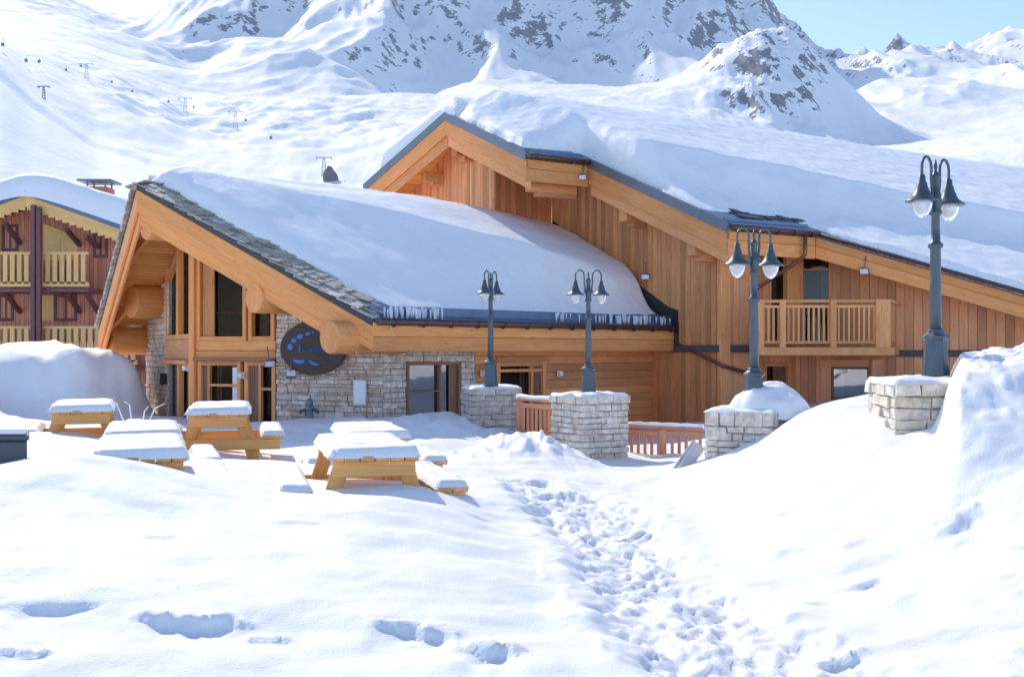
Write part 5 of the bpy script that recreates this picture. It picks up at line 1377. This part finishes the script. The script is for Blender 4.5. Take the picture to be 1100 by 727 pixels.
# bare snowy twigs behind the left tables
base = P(147, 444, 21.0)
tw = empty('bare_shrub', base, 'bare twigs tipped with snow poking up behind the left tables', 'shrub')
mb = MB(); sn = MB()
for i in range(4):
    a = (-1, -.4, .5, 1)[i]; p0 = base + Vector((a * .12, random.uniform(-.1, .1), -.4)); p1 = base + Vector((a * .35, random.uniform(-.2, .2), random.uniform(.0, .2))); p2 = p1 + Vector((a * .2, random.uniform(-.15, .15), random.uniform(.05, .16)))
    mb.tube([p0, p1, p2], [.012, .008, .004], 6)
    if sn is not None: sn.tube([p0.lerp(p1, .4) + Vector((0, -.006, .012)), p1 + Vector((0, -.006, .012)), p2 + Vector((0, -.006, .012))], [.013, .014, .010], 6)
mb.build('twigs', M['bark'], tw); sn.build('snow_cap', M['snow'], tw)

# ================================================================== small things up on the slopes
def pylon(px, py, hpx, label):
    Y, z = thit(px, py); s = hpx / F * Y
    r = empty('lift_pylon', (U(px) * Y, Y, z), label, 'lift pylon', 'lift pylons on the slopes'); x = U(px) * Y
    mb = MB(); w = max(.25, s * .022)
    for sg in (-1, 1):
        mb.beam((x + sg * s * .14, Y, z - 2), (x + sg * s * .05, Y, z + s), w, w, up=(0, 1, 0))
    for k in range(5):
        a = k / 5; b = (k + 1) / 5; wa, wb = s * (.14 - .09 * a), s * (.14 - .09 * b)
        mb.beam((x - wa, Y, z + s * a), (x + wb, Y, z + s * b), w * .6, w * .6, up=(0, 1, 0)); mb.beam((x + wa, Y, z + s * a), (x - wb, Y, z + s * b), w * .6, w * .6, up=(0, 1, 0))
    mb.build('mast', M['steel'], r)
    mb = MB(); mb.beam((x - s * .42, Y, z + s), (x + s * .42, Y, z + s), w * 1.3, w * 1.3, up=(0, 1, 0))
    for sg in (-1, 1): mb.beam((x + sg * s * .40, Y - s * .2, z + s * .94), (x + sg * s * .40, Y + s * .2, z + s * .94), w, w * 1.6)
    mb.build('cross_arm', M['steel'], r)
    return Vector((x, Y, z + s * .92))
tops = [pylon(199, 123, 17, 'lift pylon in the middle of the left slope, above the snow shelf'), pylon(253, 138, 18, 'lift pylon right of the snow shelf, lower on the left slope'), pylon(93, 85, 16, 'lift pylon highest up on the left slope'), pylon(348, 191, 20, 'lift pylon beside the pointed boulder behind the roof'), pylon(47, 108, 14, 'thin lift pylon at the far left of the slope')]
def cabin(px, py, label):
    Y, z = thit(px, py + 7); Y *= .985; p = P(px, py, Y); s = max(1.0, 1.9 / F * Y / 1.6)
    r = empty('gondola_cabin', p, label, 'gondola cabin', 'gondola cabins over the slope')
    mb = MB(); mb.lathe([(.55 * s, -.9 * s), (.8 * s, -.7 * s), (.85 * s, 0), (.8 * s, .6 * s), (.5 * s, .85 * s)], p, 8); mb.build('body', M['cabin'], r)
    mb = MB(); mb.tube([p + Vector((0, 0, .8 * s)), p + Vector((.2 * s, 0, 1.5 * s)), p + Vector((0, 0, 2.4 * s))], .1 * s, 6); mb.build('hanger', M['steel'], r)
    return p + Vector((0, 0, 2.4 * s))
cl = ['uppermost gondola cabin at the left edge of the slope', 'left gondola cabin of the close pair high on the left slope', 'right gondola cabin of the close pair high on the left slope', 'gondola cabin left of the highest lift pylon', 'gondola cabin just left under the highest pylon arm', 'gondola cabin one place down the cable from the highest pylon', 'gondola cabin two places down the cable from the highest pylon', 'gondola cabin just left of the pylon above the snow shelf', 'gondola cabin just right of the pylon above the snow shelf', 'gondola cabin right of the lower pylon beside the snow shelf', 'lowest gondola cabin of all, over the bumps below the shelf']
cb = [cabin(a, b, l) for (a, b), l in zip([(3, 48), (28, 65), (42, 66), (71, 75), (87, 71), (120, 88), (142, 98), (181, 109), (208, 115), (264, 129), (291, 148)], cl)]
mb = MB(); pts = sorted(cb, key=lambda p: p.x / p.y); mb.tube(pts, .06, 5); tag(mb.build('lift_cable', M['steel']), 'thin lift cable carrying the gondola cabins across the left slope', 'cable')
# pointed boulder behind the low roof
Y, z = thit(356, 196); s = 13 / F * Y
mb = MB(); random.seed(3)
pr = [(.62, -.6), (.60, .1), (.5, .5), (.34, .85), (.12, 1.15), (.03, 1.2)]; c = Vector((U(355) * Y, Y, z))
mb.lathe([(a * s, b * s) for a, b in pr], c, 9, smooth=False)
mb.v = [(x + random.uniform(-.1, .1) * s + (zz - c.z) * -.12, y + random.uniform(-.1, .1) * s, zz + random.uniform(-.08, .08) * s) for x, y, zz in mb.v]
tag(mb.build('boulder', M['rock']), 'pointed grey boulder sticking out of the snow behind the low roof ridge', 'boulder')
# hut on the right slope
Y, z = thit(1062, 192); x = U(1064) * Y; s = Y / F
hut = empty('mountain_hut', (x, Y, z), 'small brown mountain hut on the snow slope at the far right', 'hut')
mb = MB(); mb.box((x, Y, z + 2 * s), (8 * s, 0, 0), (0, 6 * s, 0), (0, 0, 3.2 * s)); mb.build('wall', M['old_frame'], hut)
mb = MB()
vs = [Vector((x + a * s, Y + b * s, z + c_ * s)) for a, b, c_ in [(-11, -8, 4.4), (11, -8, 4.4), (11, 0, 8.2), (-11, 0, 8.2), (11, 8, 4.4), (-11, 8, 4.4)]]
mb.add(vs, [(0, 1, 2, 3), (3, 2, 4, 5), (1, 4, 2), (5, 0, 3)]); mb.build('roof', M['red_rail'], hut)
mb = MB(); mb.box((x + 13 * s, Y, z + .5 * s), (4 * s, 0, 0), (0, 5 * s, 0), (0, 0, 1.8 * s)); mb.build('terrace', M['iron'], hut)

# ================================================================== light, sky, camera
SUN_AZ = math.radians(-30)        # measured from +Y towards +X
SUN_EL = math.radians(36.8)
w = bpy.data.worlds.new('World'); scene.world = w; w.use_nodes = True
nt = w.node_tree; bg = nt.nodes['Background']
sky = N(nt, 'ShaderNodeTexSky'); sky.sky_type = 'NISHITA'; sky.sun_disc = False
sky.sun_elevation = SUN_EL; sky.sun_rotation = SUN_AZ; sky.altitude = 0; sky.air_density = .52; sky.dust_density = .3; sky.ozone_density = 1.5
L(nt, sky.outputs[0], bg.inputs[0]); bg.inputs[1].default_value = .135
sl = bpy.data.lights.new('sun', 'SUN'); sl.energy = 1.9; sl.angle = math.radians(.5); sl.color = (1, .93, .83)
so = bpy.data.objects.new('sun', sl); COL.objects.link(so)
sd = Vector((math.sin(SUN_AZ) * math.cos(SUN_EL), math.cos(SUN_AZ) * math.cos(SUN_EL), math.sin(SUN_EL)))
so.rotation_euler = sd.to_track_quat('Z', 'Y').to_euler(); so.location = (-20, 20, 60)

hz = MB(); hz.box((0, 1850, 750), (3600, 0, 0), (0, 2050, 0), (0, 0, 850))
hm = bpy.data.materials.new('thin_air'); hm.use_nodes = True; hn = hm.node_tree; hn.nodes.remove(hn.nodes['Principled BSDF'])
pv = N(hn, 'ShaderNodeVolumePrincipled'); pv.inputs['Color'].default_value = (.80, .88, 1, 1); pv.inputs['Density'].default_value = .00006; pv.inputs['Anisotropy'].default_value = .0
L(hn, pv.outputs[0], hn.nodes['Material Output'].inputs['Volume'])
tag(hz.build('haze', hm), kind='stuff')

cam = bpy.data.cameras.new('camera'); co = bpy.data.objects.new('camera', cam); COL.objects.link(co)
co.location = (0, 0, 0); co.rotation_euler = (math.pi / 2, 0, 0)
cam.sensor_width = 36; cam.sensor_fit = 'HORIZONTAL'; cam.lens = F / 1100 * 36
cam.shift_y = (HZ - 363.5) / 1100; cam.clip_start = .1; cam.clip_end = 9000
scene.camera = co
scene.view_settings.view_transform = 'Standard'; scene.view_settings.look = 'None'
scene.view_settings.exposure = 1.32; scene.view_settings.gamma = 1
try: scene.view_settings.use_curve_mapping = False
except Exception: pass
scene.cycles.max_bounces = 8; scene.cycles.diffuse_bounces = 5; scene.cycles.glossy_bounces = 3; scene.cycles.transmission_bounces = 4
